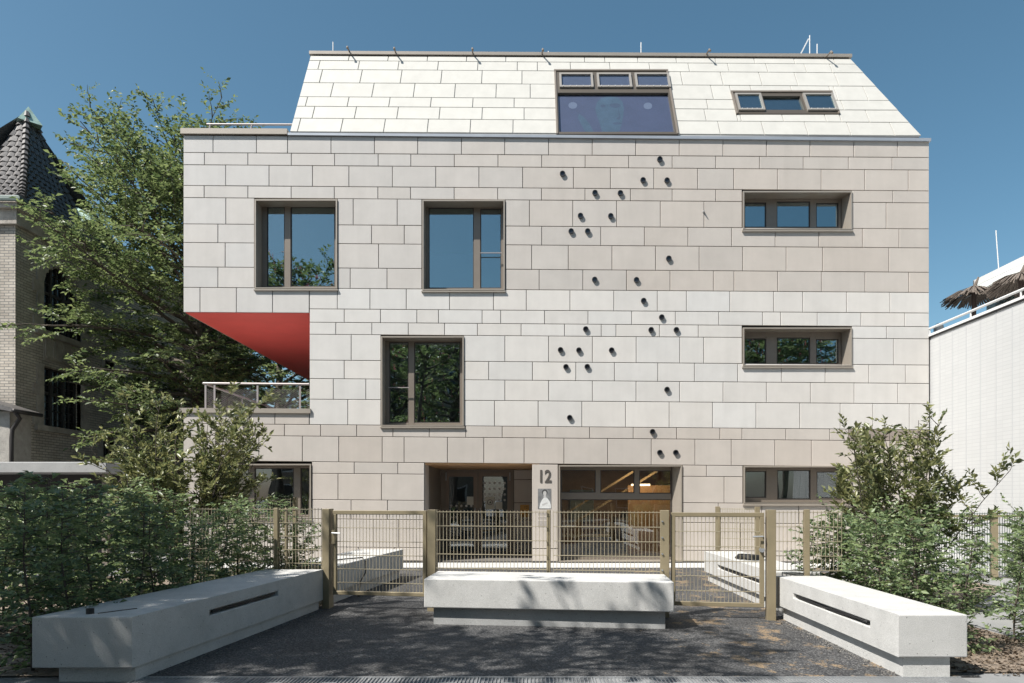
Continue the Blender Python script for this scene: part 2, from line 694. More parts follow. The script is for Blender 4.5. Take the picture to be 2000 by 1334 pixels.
ROWX = [
    zx([272, 575, 792, 1095, 1398, 1700], [148, 450, 756, 1060, 1363, 1667, 1972], [115, 418, 722, 1028, 1332]),
    zx([212, 515, 818, 1120, 1424, 1652, 1957], [98, 403, 708, 1011, 1315, 1618, 1922], [66, 370, 675, 990, 1295]),
    zx([360, 663, 966, 1220, 1523, 1826], [270, 575, 929, 1187, 1490, 1795], [190, 495, 800, 1103, 1408]),
    zx([210, 515, 817, 1118, 1422, 1650, 1955], [97, 401, 706, 1010, 1327, 1618, 1922], [66, 1300]),
    zx([361, 1250, 1557], [622, 925, 1230, 1535, 1840], [1254]),
    zx([306, 1378, 1606], [708, 1120, 1424, 1728], [175, 479, 784, 1088, 1343]),
    zx([357, 1427], [638, 893, 1198, 1502, 1806], [252, 556, 810, 1272]),
    zx([306, 1229, 1486], [690, 995, 1299, 1603, 1907], [48, 192, 497, 802, 1106, 1411]),
    zx([1139, 1367, 1620, 1922], [67, 371, 600, 905, 1211, 1514, 1717], [163, 468, 672, 977, 1280]),
    zx([1187, 1440, 1694, 1845], [292, 422, 728, 1031, 1336, 1640, 1943], [87, 391, 518, 773, 1078, 1384]),
    zx([1128, 1380, 1634, 1887], [30, 259, 564, 867, 1123, 1226, 1529, 1800], [1256]),
    zx([1236], [451, 756, 1061, 1367, 1671, 1838], [1305]),
    zx([1187], [338, 643, 946, 1215, 1518, 1773], [218, 523, 828, 1133, 1388]),
    zx([1111, 1338], [451, 756, 1061, 1366, 1670, 1973], [116, 418, 725, 1030, 1335]),
    zx([1212], [378, 683, 988, 1292, 1597, 1901], [42, 346, 651, 933, 1161, 1415]),
    zx([264, 517, 770, 1022, 1274, 1527, 1780], [178, 432, 737, 1042, 1346, 1649, 1951], [97, 248, 554, 860, 990]),
    zx([290, 592, 895, 1149, 1452, 1605, 1908], [50, 304, 585, 863, 1168, 1472, 1777], [173, 477, 732, 1036, 1340]),
    zx([1257, 1561], [1857], [1300]),
    zx([1144, 1447], [1980], [1200]),
    zx([1235, 1489], [1939], [386, 643, 950, 1250]),
    [400, 480, 560, 729, 778, 1447, 1530, 1620, 1700, 1780],
    [430, 520, 610, 700, 770, 1420, 1500, 1590, 1680, 1760],
]
XL, XR, XB = 358.0, 1815.0, 604.5       # left edge, right edge, edge of the recessed block
# window and door openings: name -> rows (inclusive), x0, x1
OPEN = {'w1': (4, 7, 497, 659), 'w2': (4, 7, 824, 987), 'w3': (11, 14, 744, 906), 'w4': (3, 4, 1449.5, 1664),
        'w5': (10, 11, 1449.5, 1664), 'w6': (17, 18, 1451, 1664), 'wl': (17, 19, 392, 609),
        'door': (17, 21, 829, 1038.5), 'pillar': (17, 21, 1038.5, 1090), 'big': (17, 21, 1090, 1333)}


def cut(segs, a, b):
    out = []
    for s, e in segs:
        if e <= a or s >= b:
            out.append((s, e))
            continue
        if s < a - 2:
            out.append((s, a))
        if e > b + 2:
            out.append((b, e))
    return out


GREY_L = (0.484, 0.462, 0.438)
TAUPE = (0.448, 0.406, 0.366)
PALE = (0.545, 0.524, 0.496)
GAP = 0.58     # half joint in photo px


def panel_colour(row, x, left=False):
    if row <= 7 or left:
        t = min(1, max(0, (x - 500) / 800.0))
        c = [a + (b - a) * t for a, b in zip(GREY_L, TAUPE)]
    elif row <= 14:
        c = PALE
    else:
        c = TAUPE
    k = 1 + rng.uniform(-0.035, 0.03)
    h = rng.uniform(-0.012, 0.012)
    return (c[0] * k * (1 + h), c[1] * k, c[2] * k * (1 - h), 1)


def panel(name, q, nrm, th, colour, parent=SCHOOL, ch=0.006):
    """chamfered slab: q = outer quad (ccw seen from outside), on the front plane"""
    q = [Vector(p) for p in q]
    c = sum(q, Vector()) / 4
    n = Vector(nrm)
    jig = rng.uniform(0, 0.0035)
    ins = []
    for p in q:
        d = c - p
        ins.append(p + Vector((math.copysign(ch, d.x) if abs(d.x) > ch else 0, 0, 0)) + Vector((0, d.y, d.z)).normalized() * ch
                   + n * jig)
    mid = [p - n * (ch - jig) for p in q]
    back = [p - n * th for p in q]
    v = ins + mid + back
    f = [(0, 1, 2, 3)]
    for i in range(4):
        j = (i + 1) % 4
        f.append((i, 4 + i, 4 + j, j))
        f.append((4 + i, 8 + i, 8 + j, 4 + j))
    o = mesh(name, v, f, M_PANEL, parent)
    o.color = colour
    return o


core = MB()
NPAN = 0


def row_piece(i, xa, xb, top=None, bot=None, left=False, colour=None):
    """cladding panel between lines i and i+1 and joints xa..xb"""
    global NPAN
    yt = (lambda x: ly(i, x)) if top is None else top
    yb = (lambda x: ly(i + 1, x)) if bot is None else bot
    g = GAP
    q = [F(xa + g, yb(xa) - g), F(xb - g, yb(xb) - g), F(xb - g, yt(xb) + g), F(xa + g, yt(xa) + g)]
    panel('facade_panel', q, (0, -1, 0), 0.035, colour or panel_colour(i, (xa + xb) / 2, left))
    NPAN += 1


def core_piece(xa, xb, ya0, yb0, ya1, yb1, d0=0.03, d1=0.24):
    core.quadprism([F(xa, yb0, d0), F(xb, yb1, d0), F(xb, ya1, d0), F(xa, ya0, d0)],
                   [F(xa, yb0, d1), F(xb, yb1, d1), F(xb, ya1, d1), F(xa, ya0, d1)])


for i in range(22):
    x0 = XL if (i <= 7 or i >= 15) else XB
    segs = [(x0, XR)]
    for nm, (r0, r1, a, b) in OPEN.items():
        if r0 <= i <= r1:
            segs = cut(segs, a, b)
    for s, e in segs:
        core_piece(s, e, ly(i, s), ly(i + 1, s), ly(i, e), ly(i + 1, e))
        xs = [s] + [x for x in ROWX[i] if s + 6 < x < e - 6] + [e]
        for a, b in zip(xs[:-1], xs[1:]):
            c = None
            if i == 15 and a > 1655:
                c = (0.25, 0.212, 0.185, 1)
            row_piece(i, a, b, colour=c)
# overhanging left block, lowest course
lb = lambda x: 610 + (x - 360) * 0.006
for a, b in zip([XL, 390.7, 461.8, 532.4], [390.7, 461.8, 532.4, XB - 0.5]):
    row_piece(8, a, b, bot=lb, left=True)
core_piece(XL, XB, ly(8, XL), lb(XL), ly(8, XB), lb(XB))
# parapet course of the lower terrace
lt = lambda x: 806 + (x - 606) * 0.006
for a, b in zip([XL, 395, 466.5, 537], [395, 466.5, 537, XB - 0.5]):
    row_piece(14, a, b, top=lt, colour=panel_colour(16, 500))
core_piece(XL, XB, lt(XL), ly(15, XL), lt(XB), ly(15, XB))
# pier between door and shop-like window, with the house number
panel('facade_panel', [F(1039.5, 1071), F(1089.5, 1071), F(1089.5, 907.6), F(1039.5, 907.2)], (0, -1, 0), 0.035,
      panel_colour(16, 1000))
panel('facade_panel', [F(1039.5, 1096), F(1089.5, 1096), F(1089.5, 1072.6), F(1039.5, 1072.4)], (0, -1, 0), 0.035,
      panel_colour(16, 1000))
core_piece(1039.5, 1089.5, 907, 1099, 907, 1099)
cw = core.build('wall_core', M_CORE, SCHOOL)

BACK = 28.0
# ---- volumes behind the cladding: side walls, rear, slabs
side = MB()
zt = F(0, 266).z
xl, xr, xb_ = F(XL, 0).x, F(XR, 0).x, F(XB, 0).x
zso = F(0, 611).z            # soffit level
zte = F(0, 806).z            # terrace level
side.box(xr - 0.25, xr, YF + 0.245, BACK, 0, zt - 0.1)                      # right flank
side.box(xl, xl + 0.25, YF + 0.245, BACK, zso + 0.02, zt - 0.02)            # left flank of the overhang
side.box(xb_, xb_ + 0.25, YF + 0.245, BACK, zte + 0.01, zso + 0.01)         # flank of the recess
side.box(xl, xl + 0.25, YF + 0.245, BACK, 0, zte - 0.05)                    # ground floor flank
side.box(xl + 0.251, xr - 0.251, BACK - 0.25, BACK, 0, zte - 0.05)
side.box(xb_ + 0.251, xr - 0.251, BACK - 0.25, BACK, zte, zso)
side.box(xl + 0.251, xr - 0.251, BACK - 0.25, BACK, zso + 0.02, zt - 0.12)
sw = side.build('flank_wall', M_PANEL, SCHOOL)
sw.color = (*TAUPE, 1)
slab = MB()
slab.box(xl + 0.01, xr - 0.26, YF + 0.25, BACK - 0.26, zt - 0.1, zt - 0.03)
slab.build('roof_deck', M_ZINC, SCHOOL)
tf = MB().box(xl + 0.02, xb_ - 0.005, YF + 0.25, BACK, zte - 0.16, zte - 0.055).build('terrace_floor', mat('pale_terrace_slabs', (0.6, 0.59, 0.57), 0.8, 0, 0.08, 2), SCHOOL)
sf = MB()
sf.quadprism([F(XL + 4, 610.8, 0.02), F(XB - 0.3, 611.6, 0.02), Vector((xb_ - 0.005, BACK, zso)), Vector((xl + 0.05, BACK, zso))],
             [F(XL + 4, 609.0, 0.02), F(XB - 0.3, 609.8, 0.02), Vector((xb_ - 0.005, BACK, zso + 0.016)),
              Vector((xl + 0.05, BACK, zso + 0.016))])
sf.build('soffit', M_RED, SCHOOL)

# ---- interior rooms (seen through the glass)
inte = MB()
zs = [0.02, F(0, 850).z, F(0, 590).z, F(0, 322).z]
for z in zs[1:]:
    inte.box((xl if z > 6 else xb_) + 0.26, xr - 0.26, YF + 0.45, YF + 5.6, z - 0.2, z + 0.1)
inte.box(xl + 0.26, xr - 0.26, YF + 5.6, YF + 5.75, 0, zte - 0.17)
inte.box(xb_ + 0.26, xr - 0.26, YF + 5.6, YF + 5.75, zte - 0.17, zso + 0.02)
inte.box(xl + 0.26, xr - 0.26, YF + 5.6, YF + 5.75, zso + 0.02, zt - 0.15)
for xw in (-3.9, -0.2, 1.9, 4.6):
    inte.box(xw - 0.06, xw + 0.06, YF + 0.5, YF + 5.6, zs[1] + 0.1, zt - 0.2)
inte.build('interior_wall', M_INT, SCHOOL)
MB().box(xl + 0.26, xr - 0.26, YF + 0.3, YF + 5.6, 0.008, 0.03).build('interior_floor', mat('lino', (0.16, 0.15, 0.14), 0.5), SCHOOL)
ce = MB()
for xa, xb2 in ((-8.3, -3.97), (-3.83, -0.27)):
    ce.box(xa, xb2, YF + 0.46, YF + 5.5, zs[3] - 0.24, zs[3] - 0.205)
ce.build('ceiling_panel', M_INTG, SCHOOL)

# ------------------------------------------------------------------ windows
DG = 0.35


def G(x, y, d=DG):
    return P(x, y, YF + d)


def grid_frame(mb, x0, x1, z0, z1, panes, y0, y1):
    """flat frame with holes for the panes (metres)"""
    xs = sorted({x0, x1, *[p[0] for p in panes], *[p[1] for p in panes]})
    zs_ = sorted({z0, z1, *[p[2] for p in panes], *[p[3] for p in panes]})
    for a, b in zip(xs[:-1], xs[1:]):
        run = None
        for c, d in zip(zs_[:-1], zs_[1:]):
            inside = any(p[0] - 1e-6 <= a and b <= p[1] + 1e-6 and p[2] - 1e-6 <= c and d <= p[3] + 1e-6 for p in panes)
            if inside:
                if run:
                    mb.box(a, b, y0, y1, run[0], run[1])
                run = None
            else:
                run = (run[0], d) if run else (c, d)
        if run:
            mb.box(a, b, y0, y1, run[0], run[1])


def window(x0, y0, x1, y1, panes, label=None, splay=0.0, sill=True, glass=M_GLASS, blind=None, lin=2.6):
    """photo px: opening on the facade, panes at glass depth"""
    a, b = F(x0, y1), F(x1, y0)
    X0, X1, Z0, Z1 = a.x, b.x, a.z, b.z
    t = lin / 78.0
    pr = 0.03
    yo, yi = YF - pr, YF + DG + 0.08
    pm = []
    for (px0, py0, px1, py1) in panes:
        p, q = G(px0, py1), G(px1, py0)
        pm.append((p.x, q.x, p.z, q.z))
    fr = MB()
    grid_frame(fr, X0 + t, X1 - t - splay, Z0 + t, Z1 - t, pm, YF + DG - 0.005, YF + DG + 0.075)
    w = fr.build('window', M_BRONZE, SCHOOL)
    bevel(w, 0.004, 1)
    if label:
        w['label'] = label
    ln = MB()
    ln.quadprism([(X0, yo, Z0), (X0 + t, yo, Z0), (X0 + t, yo, Z1), (X0, yo, Z1)],
                 [(X0, yi, Z0), (X0 + t, yi, Z0), (X0 + t, yi, Z1), (X0, yi, Z1)])
    ln.quadprism([(X1 - t, yo, Z0), (X1, yo, Z0), (X1, yo, Z1), (X1 - t, yo, Z1)],
                 [(X1 - t - splay, yi, Z0), (X1, yi, Z0), (X1, yi, Z1), (X1 - t - splay, yi, Z1)])
    ln.box(X0 + t + 0.001, X1 - t - splay - 0.001, yo + 0.001, yi, Z1 - t, Z1)
    if splay:
        ln.box(X1 - t - splay, X1 - t, yo + 0.001, yi - 0.01, Z1 - t, Z1 - 0.001)
    ln.box(X0 + t + 0.001, X1 - t - 0.001, yo + 0.001, yi, Z0, Z0 + t * 0.7)
    ln.build('surround', M_CHAMP, w)
    if sill:
        MB().quadprism([(X0 - 0.02, YF - 0.048, Z0 - 0.055), (X1 + 0.02, YF - 0.048, Z0 - 0.055), (X1 + 0.02, YF - 0.048, Z0 - 0.022),
                        (X0 - 0.02, YF - 0.048, Z0 - 0.022)],
                       [(X0 - 0.02, YF + 0.02, Z0 - 0.055), (X1 + 0.02, YF + 0.02, Z0 - 0.055), (X1 + 0.02, YF + 0.02, Z0 - 0.002),
                        (X0 - 0.02, YF + 0.02, Z0 - 0.002)]).build('sill', M_CHAMP, w)
    for p in pm:
        MB().box(p[0] - 0.01, p[1] + 0.01, YF + DG + 0.03, YF + DG + 0.042, p[2] - 0.01, p[3] + 0.01).build('pane', glass, w)
        sash = MB()
        e = 0.022
        for q in ((p[0], p[0] + e, p[2], p[3]), (p[1] - e, p[1], p[2], p[3]), (p[0] + e, p[1] - e, p[3] - e, p[3]),
                  (p[0] + e, p[1] - e, p[2], p[2] + e)):
            sash.box(q[0], q[1], YF + DG + 0.012, YF + DG + 0.029, q[2], q[3])
        sash.build('glazing_bead', mat('dark_bronze', (0.055, 0.047, 0.042), 0.5, 0.2), w)
    if blind:
        MB().box(X0 + 0.1, X1 - 0.1, YF + DG + 0.13, YF + DG + 0.14, Z0 + 0.05, Z1 - 0.05).build('blind', blind, w)
    return w


w1 = window(498, 390, 659, 564, [(521, 403, 556, 560), (567.5, 403, 654, 560)])
w2 = window(825, 391, 986, 567, [(837, 405, 925.5, 563), (938, 407, 979, 563)])
w3 = window(744.5, 657, 906, 832, [(760, 668, 798, 826), (809, 668, 899, 826)])
for yy in (0, 266):
    window(1450.5, 374 + yy, 1663.5, 449 + yy, [(1454, 395 + yy, 1496.5, 444 + yy), (1517, 393 + yy, 1582.5, 444 + yy),
                                                (1594, 396 + yy, 1638, 444 + yy)], splay=0.07)
MBLIND = mat('dark_blind', (0.055, 0.065, 0.055), 0.85)
window(1452, 910, 1663.5, 983.5, [(1455, 920, 1496.5, 972), (1518, 918, 1583, 975), (1595, 921, 1639, 973)], splay=0.07, blind=MBLIND, glass=M_GLASS2)
wl = window(393, 906, 608, 1012, [(402, 914, 486, 1006), (497, 914, 574, 1006), (587, 914, 604, 1006)], glass=M_GLASS2)
# handles and small rails inside the big casements
hd = MB()
hd.bar(G(549, 491.5, DG + 0.02), G(556.5, 491.5, DG + 0.02), 0.015, 0.02)
hd.build('handle', M_STEEL, w1)
MB().bar(G(938, 494, 0.22), G(980, 494, 0.22), 0.02, 0.02).build('guard_rail', M_RAIL, w2)
MB().bar(G(758, 757, 0.22), G(799, 757, 0.22), 0.02, 0.02).build('guard_rail', M_RAIL, w3)

# ---- tall glazed window beside the entrance
TB = [(1096, 918, 1163.5, 962), (1172.5, 918, 1239, 963), (1248.5, 919, 1311, 964), (1096, 975, 1311, 1088)]
big = window(1091, 908.5, 1332, 1097, TB, splay=0.16, sill=False, glass=M_GLASS2,
             label='tall glazed window with three top lights beside the entrance')
# lobby behind it: stairs, warm walls, bench
lob = MB()
lob.box(0.7, 5.6, YF + 4.6, YF + 4.7, 0.03, 3.0)
lob.box(5.5, 5.6, YF + 0.4, YF + 4.59, 0.03, 3.0)
lob.box(2.9, 4.2, YF + 2.6, YF + 2.7, 0.03, 2.0)
lob.build('lobby_wall', M_WOOD, SCHOOL)
MB().box(1.35, 2.1, YF + 4.5, YF + 4.59, 0.9, 1.9).build('notice_board', mat('notice', (0.42, 0.47, 0.43), 0.7), SCHOOL)
st = MB()
for k in range(12):
    st.box(1.3 + k * 0.27, 1.6 + k * 0.27, YF + 2.9, YF + 4.2, k * 0.17 + 0.03, k * 0.17 + 0.2)
sto = st.build('staircase', mat('stair_concrete', (0.30, 0.24, 0.18), 0.7), SCHOOL)
hr = MB()
for off in (0.0, 0.42):
    hr.bar((1.1, YF + 2.8, 0.75 + off), (3.9, YF + 2.8, 2.5 + off), 0.05, 0.06)
hr.bar((0.9, YF + 1.3, 0.62), (2.2, YF + 1.3, 0.62), 0.4, 0.05)
hr.build('handrail', mat('pale_oak', (0.55, 0.40, 0.22), 0.5), sto)
lamp_m = bpy.data.materials.new('lamp_glow')
nt_, b_ = nodes_of(lamp_m)
b_.inputs['Emission Color'].default_value = (1.0, 0.72, 0.42, 1)
b_.inputs['Emission Strength'].default_value = 3.0
MB().box(2.95, 3.45, YF + 2.1, YF + 2.3, 1.98, 2.03).build('lobby_lamp', lamp_m, SCHOOL)
al = bpy.data.lights.new('lobby_light', 'AREA')
al.energy = 13
al.color = (1.0, 0.75, 0.48)
al.size = 1.2
alo = bpy.data.objects.new('lobby_light', al)
alo.location = (3.2, YF + 2.0, 2.5)
COL.objects.link(alo)

# ---- entrance porch, 3 m deep
DP = 3.0
YD = YF + DP
px0, px1 = F(829.5, 0).x, F(1038, 0).x
zh = F(0, 906.8).z
MB().box(px0 + 0.002, px1 + 0.2, YF + 0.02, YD + 0.1, zh, zh + 0.06).build('porch_ceiling', M_WOOD, SCHOOL)
pl = MB()
pl.box(px0 - 0.12, px0, YF + 0.045, YF + 0.7, 0, zh)
pl.box(px1 + 0.05, px1 + 0.2, YF + 0.3, YD, 0, zh)
plo = pl.build('porch_wall', M_PANEL, SCHOOL)
plo.color = (*TAUPE, 1)
MB().box(px0 - 0.12, px0 + 0.02, YF + 0.71, YD + 0.1, 0, zh - 0.002).build('porch_lining', M_BRONZE, SCHOOL)
# panelled wall right of the doors
dr = lambda x, y: P(x, y, YD)
for ya, yb in ((918, 936), (937, 981.5), (982.5, 1015), (1016, 1062), (1063, 1080)):
    q = [dr(1004, yb), dr(1052, yb), dr(1052, ya), dr(1004, ya)]
    panel('porch_panel', q, (0, -1, 0), 0.04, (*[c * 1.15 for c in TAUPE], 1))
MB().box(dr(1003, 0).x, dr(1060, 0).x, YD + 0.045, YD + 0.2, 0, zh).build('porch_core', M_CORE, SCHOOL)
# doors
door = MB()
dp = [(877, 931, 925, 1076), (942, 931, 991, 1076)]
pm = []
for x0, y0, x1, y1 in dp:
    a, b = dr(x0, y1), dr(x1, y0)
    pm.append((a.x, b.x, a.z, b.z))
grid_frame(door, dr(860, 0).x, dr(1003, 0).x, 0.02, zh - 0.003, pm, YD - 0.03, YD + 0.06)
do = door.build('entrance_door', M_BRONZE, SCHOOL)
for k, p in enumerate(pm):
    leaf = MB()
    e = 0.05
    grid_frame(leaf, p[0] - 0.09, p[1] + 0.09, p[2] - 0.05, p[3] + 0.12, [(p[0], p[1], p[2], p[3])], YD - 0.05, YD - 0.031)
    lf = leaf.build('door_leaf', mat('bronze_door', (0.24, 0.19, 0.155), 0.45, 0.3), do)
    MB().box(p[0], p[1], YD - 0.01, YD + 0.002, p[2], p[3]).build('pane', M_GLASS2, do)
    hm = MB()
    hx = p[0] - 0.075 if k == 0 else p[1] + 0.075
    hm.tube([(hx, YD - 0.1, 2.15), (hx, YD - 0.1, 2.38)], 0.018, 6)
    hm.build('hinge', M_STEEL, do)
    h2 = MB()
    hx = p[1] + 0.05 if k == 0 else p[0] - 0.05
    h2.tube([(hx, YD - 0.11, 0.7), (hx, YD - 0.11, 1.35)], 0.016, 6)
    h2.build('pull_handle', M_STEEL, do)
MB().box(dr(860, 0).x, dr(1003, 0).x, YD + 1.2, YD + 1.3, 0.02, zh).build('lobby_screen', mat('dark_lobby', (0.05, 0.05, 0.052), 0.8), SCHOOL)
# dots, notices and drawings stuck on the door glass
st_ = MB()


def disc(mb, c, r, n=12):
    b = len(mb.v)
    mb.v += [(c[0] + r * math.cos(2 * math.pi * k / n), c[1], c[2] + r * math.sin(2 * math.pi * k / n)) for k in range(n)]
    mb.f.append(tuple(b + k for k in range(n)))


for r in range(13):
    for c in range(5):
        yy = 943.5 + r * 11.1
        if r < 4 or r in (7, 8, 10, 12):
            p = dr(946.5 + c * 9.8, yy)
            disc(st_, (p.x, YD - 0.016, p.z), 0.035)
        if r == 4 or r in (6, 8):
            p = dr(881.5 + c * 9.8, yy)
            disc(st_, (p.x, YD - 0.016, p.z), 0.035)
st_.build('door_stickers', mat('sticker_grey', (0.55, 0.54, 0.52), 0.8), do)['kind'] = 'stuff'
for x0, y0, x1, y1 in ((948, 970, 966, 995), (912, 970, 925, 986), (968, 980, 981, 995)):
    nb = MB()
    a, b = dr(x0, y1), dr(x1, y0)
    nb.quad((a.x, YD - 0.02, a.z), (b.x, YD - 0.02, a.z), (b.x, YD - 0.02, b.z), (a.x, YD - 0.02, b.z))
    nb.build('paper_notice', mat('paper', (0.6, 0.6, 0.54), 0.8), do)
ic = MB()
pc = dr(957, 981)
disc(ic, (pc.x, YD - 0.024, pc.z), 0.085, 20)
ic.build('notice_ring', M_BLACK, do)
ic = MB()
disc(ic, (pc.x, YD - 0.026, pc.z), 0.067, 20)
ic.build('notice_disc', mat('paper', (0.6, 0.6, 0.54)), do)
ic = MB()
ic.v += [(pc.x - 0.04, YD - 0.028, pc.z - 0.03), (pc.x + 0.045, YD - 0.028, pc.z - 0.03), (pc.x + 0.03, YD - 0.028, pc.z + 0.04), (pc.x, YD - 0.028, pc.z)]
ic.f.append((0, 1, 2, 3))
ic.build('notice_mark', M_BLACK, do)
# yellow wall sign
a, b = dr(1016, 1010), dr(1033, 986)
sg = MB().box(a.x, b.x, YD - 0.03, YD - 0.004, a.z, b.z).build('wall_sign', mat('ochre_sign', (0.55, 0.29, 0.06), 0.5), SCHOOL)
text_mesh('sign_number', '12', 0.11, M_BLACK, sg, (b.x - 0.09, YD - 0.032, b.z - 0.08), ext=0.001)
MB().box(a.x + 0.04, a.x + 0.11, YD - 0.033, YD - 0.0305, a.z + 0.03, a.z + 0.06).build('sign_mark', M_BLACK, sg)
# house number, portrait print and text block on the pier
c12 = F(1063.5, 931.5)
text_mesh('house_number', '12', 0.44, mat('number_bronze', (0.10, 0.088, 0.078), 0.5, 0.3), SCHOOL, (c12.x, YF - 0.01, c12.z), ext=0.006, sx=0.8, bold=0.008)
a, b = F(1050.5, 994), F(1076.5, 954.5)
pp = MB().box(a.x, b.x, YF - 0.008, YF - 0.001, a.z, b.z).build('portrait_plaque', mat('plaque_dark', (0.17, 0.17, 0.17), 0.6, 0, 0.4, 9), SCHOOL)


def blob(name, pts, m, yoff, parent):
    v = [(F(x, y).x, YF - yoff, F(x, y).z) for x, y in pts]
    return mesh(name, v, [tuple(range(len(v)))], m, parent)


def ell(cx, cy, rx, ry, n=16):
    return [(cx + rx * math.cos(2 * math.pi * k / n), cy - ry * math.sin(2 * math.pi * k / n)) for k in range(n)]


M_PRW = mat('print_white', (0.55, 0.55, 0.54), 0.8, 0, 0.15, 20)
M_PRG = mat('print_grey', (0.40, 0.39, 0.38), 0.8)
M_PRD = mat('print_dark', (0.05, 0.05, 0.05), 0.8)
blob('printed_robe', [(1053, 993), (1055, 984), (1058, 977), (1062, 972), (1066, 971), (1070, 974), (1074, 980), (1076, 987), (1076, 993)], M_PRW, 0.010, pp)
blob('printed_hair', ell(1064, 961.5, 5.6, 5.8), M_PRD, 0.0105, pp)
blob('printed_face', ell(1064, 963.5, 3.4, 4.6), M_PRG, 0.011, pp)
blob('printed_neck', [(1062, 966), (1066, 966), (1067, 972), (1061.5, 972)], M_PRG, 0.0108, pp)
blob('printed_fold', [(1058, 985), (1068, 981), (1070, 983), (1060, 988)], M_PRG, 0.0112, pp)
tb = MB()
rr = random.Random(9)
for k in range(11):
    y = 1003 + k * 2.6
    xa, xb2 = (1051, 1075 - rr.uniform(0, 4))
    if k in (2, 5):
        continue
    p, q = F(xa, y + 0.7), F(xb2, y - 0.7)
    tb.quad((p.x, YF - 0.004, p.z), (q.x, YF - 0.004, p.z), (q.x, YF - 0.004, q.z), (p.x, YF - 0.004, q.z))
tb.build('plaque_text_lines', mat('text_grey', (0.30, 0.27, 0.25), 0.7), SCHOOL)

# ---- plinth line
MB().box(xl, px0 - 0.13, YF - 0.004, YF + 0.03, 0.0, 0.045).build('plinth', M_CORE, SCHOOL)
MB().box(F(1039, 0).x, xr, YF - 0.004, YF + 0.03, 0.0, 0.045).build('plinth', M_CORE, SCHOOL)

# ------------------------------------------------------------------ dark tubes in the facade
tubes = [(860 + x * 0.28, 60 + y * 0.28) for x, y in ((1530, 900), (852, 1000), (1413, 1045), (1580, 1047), (1078, 1133), (1255, 1135))]
tubes += [(860 + x * 0.28, 380 + y * 0.28) for x, y in (
    (977, 150), (1188, 152), (912, 258), (1027, 258), (1592, 448), (1076, 595), (1367, 597), (1417, 742), (1543, 857), (1014, 940),
    (1469, 945), (1645, 945), (838, 1085), (966, 1087), (1194, 1087), (876, 1203), (1024, 1202))]
tubes += [(860 + x * 0.28, 700 + y * 0.28) for x, y in ((1580, 218), (902, 414), (1479, 512), (1530, 657), (1641, 657))]
tm = MB()
R0, R1, LT = 0.068, 0.052, 0.045
n = 16
ring = lambda r, y: [(r * math.cos(2 * math.pi * k / n), y, r * math.sin(2 * math.pi * k / n)) for k in range(n)]
tm.v = ring(R0, 0.0) + ring(R0, -LT) + ring(R1, -LT) + ring(R1, -0.02)
for a_ in range(3):
    for k in range(n):
        k2 = (k + 1) % n
        tm.f.append((a_ * n + k, a_ * n + k2, (a_ + 1) * n + k2, (a_ + 1) * n + k))
tm.f.append(tuple(3 * n + k for k in range(n)))
TUBE = None
for x, y in tubes:
    p = F(x, y)
    if TUBE is None:
        o = tm.build('wall_tube', M_TUBE, SCHOOL)
        TUBE = o
        lens = MB()
        disc(lens, (0, -0.0225, 0), R1 * 0.98, 16)
        LENS = lens.build('tube_lens', mat('lens_dark_glass', (0.02, 0.022, 0.028), 0.08, 0), TUBE)
        LENS.parent = TUBE
        LENS.matrix_parent_inverse = Matrix()
    else:
        o = TUBE.copy()
        link(o)
        o.parent = SCHOOL
        l2 = LENS.copy()
        link(l2)
        l2.parent = o
        l2.matrix_parent_inverse = Matrix()
    o.matrix_parent_inverse = Matrix.Translation(-Vector(SCHOOL.location))
    o.location = p
pn = F(1374, 414)
MB().tube([pn, pn + Vector((0, -0.09, 0.0))], [0.03, 0.008], 8).build('wall_peg', M_STEEL, SCHOOL)

# ------------------------------------------------------------------ roof
YRT = 18.83
zb = EYE + (CY - 263.0) / 78.0
zr = EYE + (CY - 106.0) * YRT / FPX
SL = (YRT - YF) / (zr - zb)
RN = Vector((0, -1, SL)).normalized()


def Rf(x, y, out=0.0):
    """photo pixel -> sloping roof plane"""
    kx, kz = (x - CX) / FPX, (CY - y) / FPX
    Y = (YF - SL * (zb - EYE)) / (1 - SL * kz)
    return Vector((kx * Y, Y, EYE + kz * Y)) + RN * out


def Rt(X, z, out=0.0):
    return Vector((X, YF + (z - zb) * SL, z)) + RN * out


RL = [((612, 109), (1660, 114.6)), ((620, 118.2), (1632, 125)), ((620, 135.6), (1632, 142)), ((597.6, 161.4), (1688, 168.4)),
      ((592, 188.8), (1716, 196.4)), ((586.4, 207.6), (1744, 215.4)), ((572.4, 230.8), (1772, 239.2)), ((564, 256.9), (1800, 265))]


def rz(i, X):
    a, b = Rf(*RL[i][0]), Rf(*RL[i][1])
    return a.z + (b.z - a.z) * (X - a.x) / (b.x - a.x)


hipA, hipB = Rf(1801, 266), Rf(1660, 113)


def hipx(z):
    return hipA.x + (hipB.x - hipA.x) * (z - hipA.z) / (hipB.z - hipA.z)


RX0 = Rf(565, 260).x
ROOFX = [
    zx([1215, 1490, 1765], [182, 457, 1008, 1150, 1380, 1650], [67, 340, 620, 900]),
    zx([1003, 1282, 1560, 1838], [260, 537, 678, 910, 1187, 1465, 1740], [160, 430, 700, 880]),
    zx([1013, 1295, 1577, 1860], [8, 288, 570, 1692, 1975], [120, 390, 640, 925]),
    zx([1090, 1378, 1668, 1955], [100, 388, 628, 1910], [50, 330, 615, 920, 1130]),
    zx([915, 1207, 1497, 1788], [225, 515, 1875], [12, 300, 620, 960, 1210]),
    zx([962, 1257, 1553, 1848], [290, 585, 1857], [245, 540, 840, 1140]),
    zx([860, 1160, 1460, 1765], [207, 507, 1955], [100, 405, 710, 1010, 1315]),
]
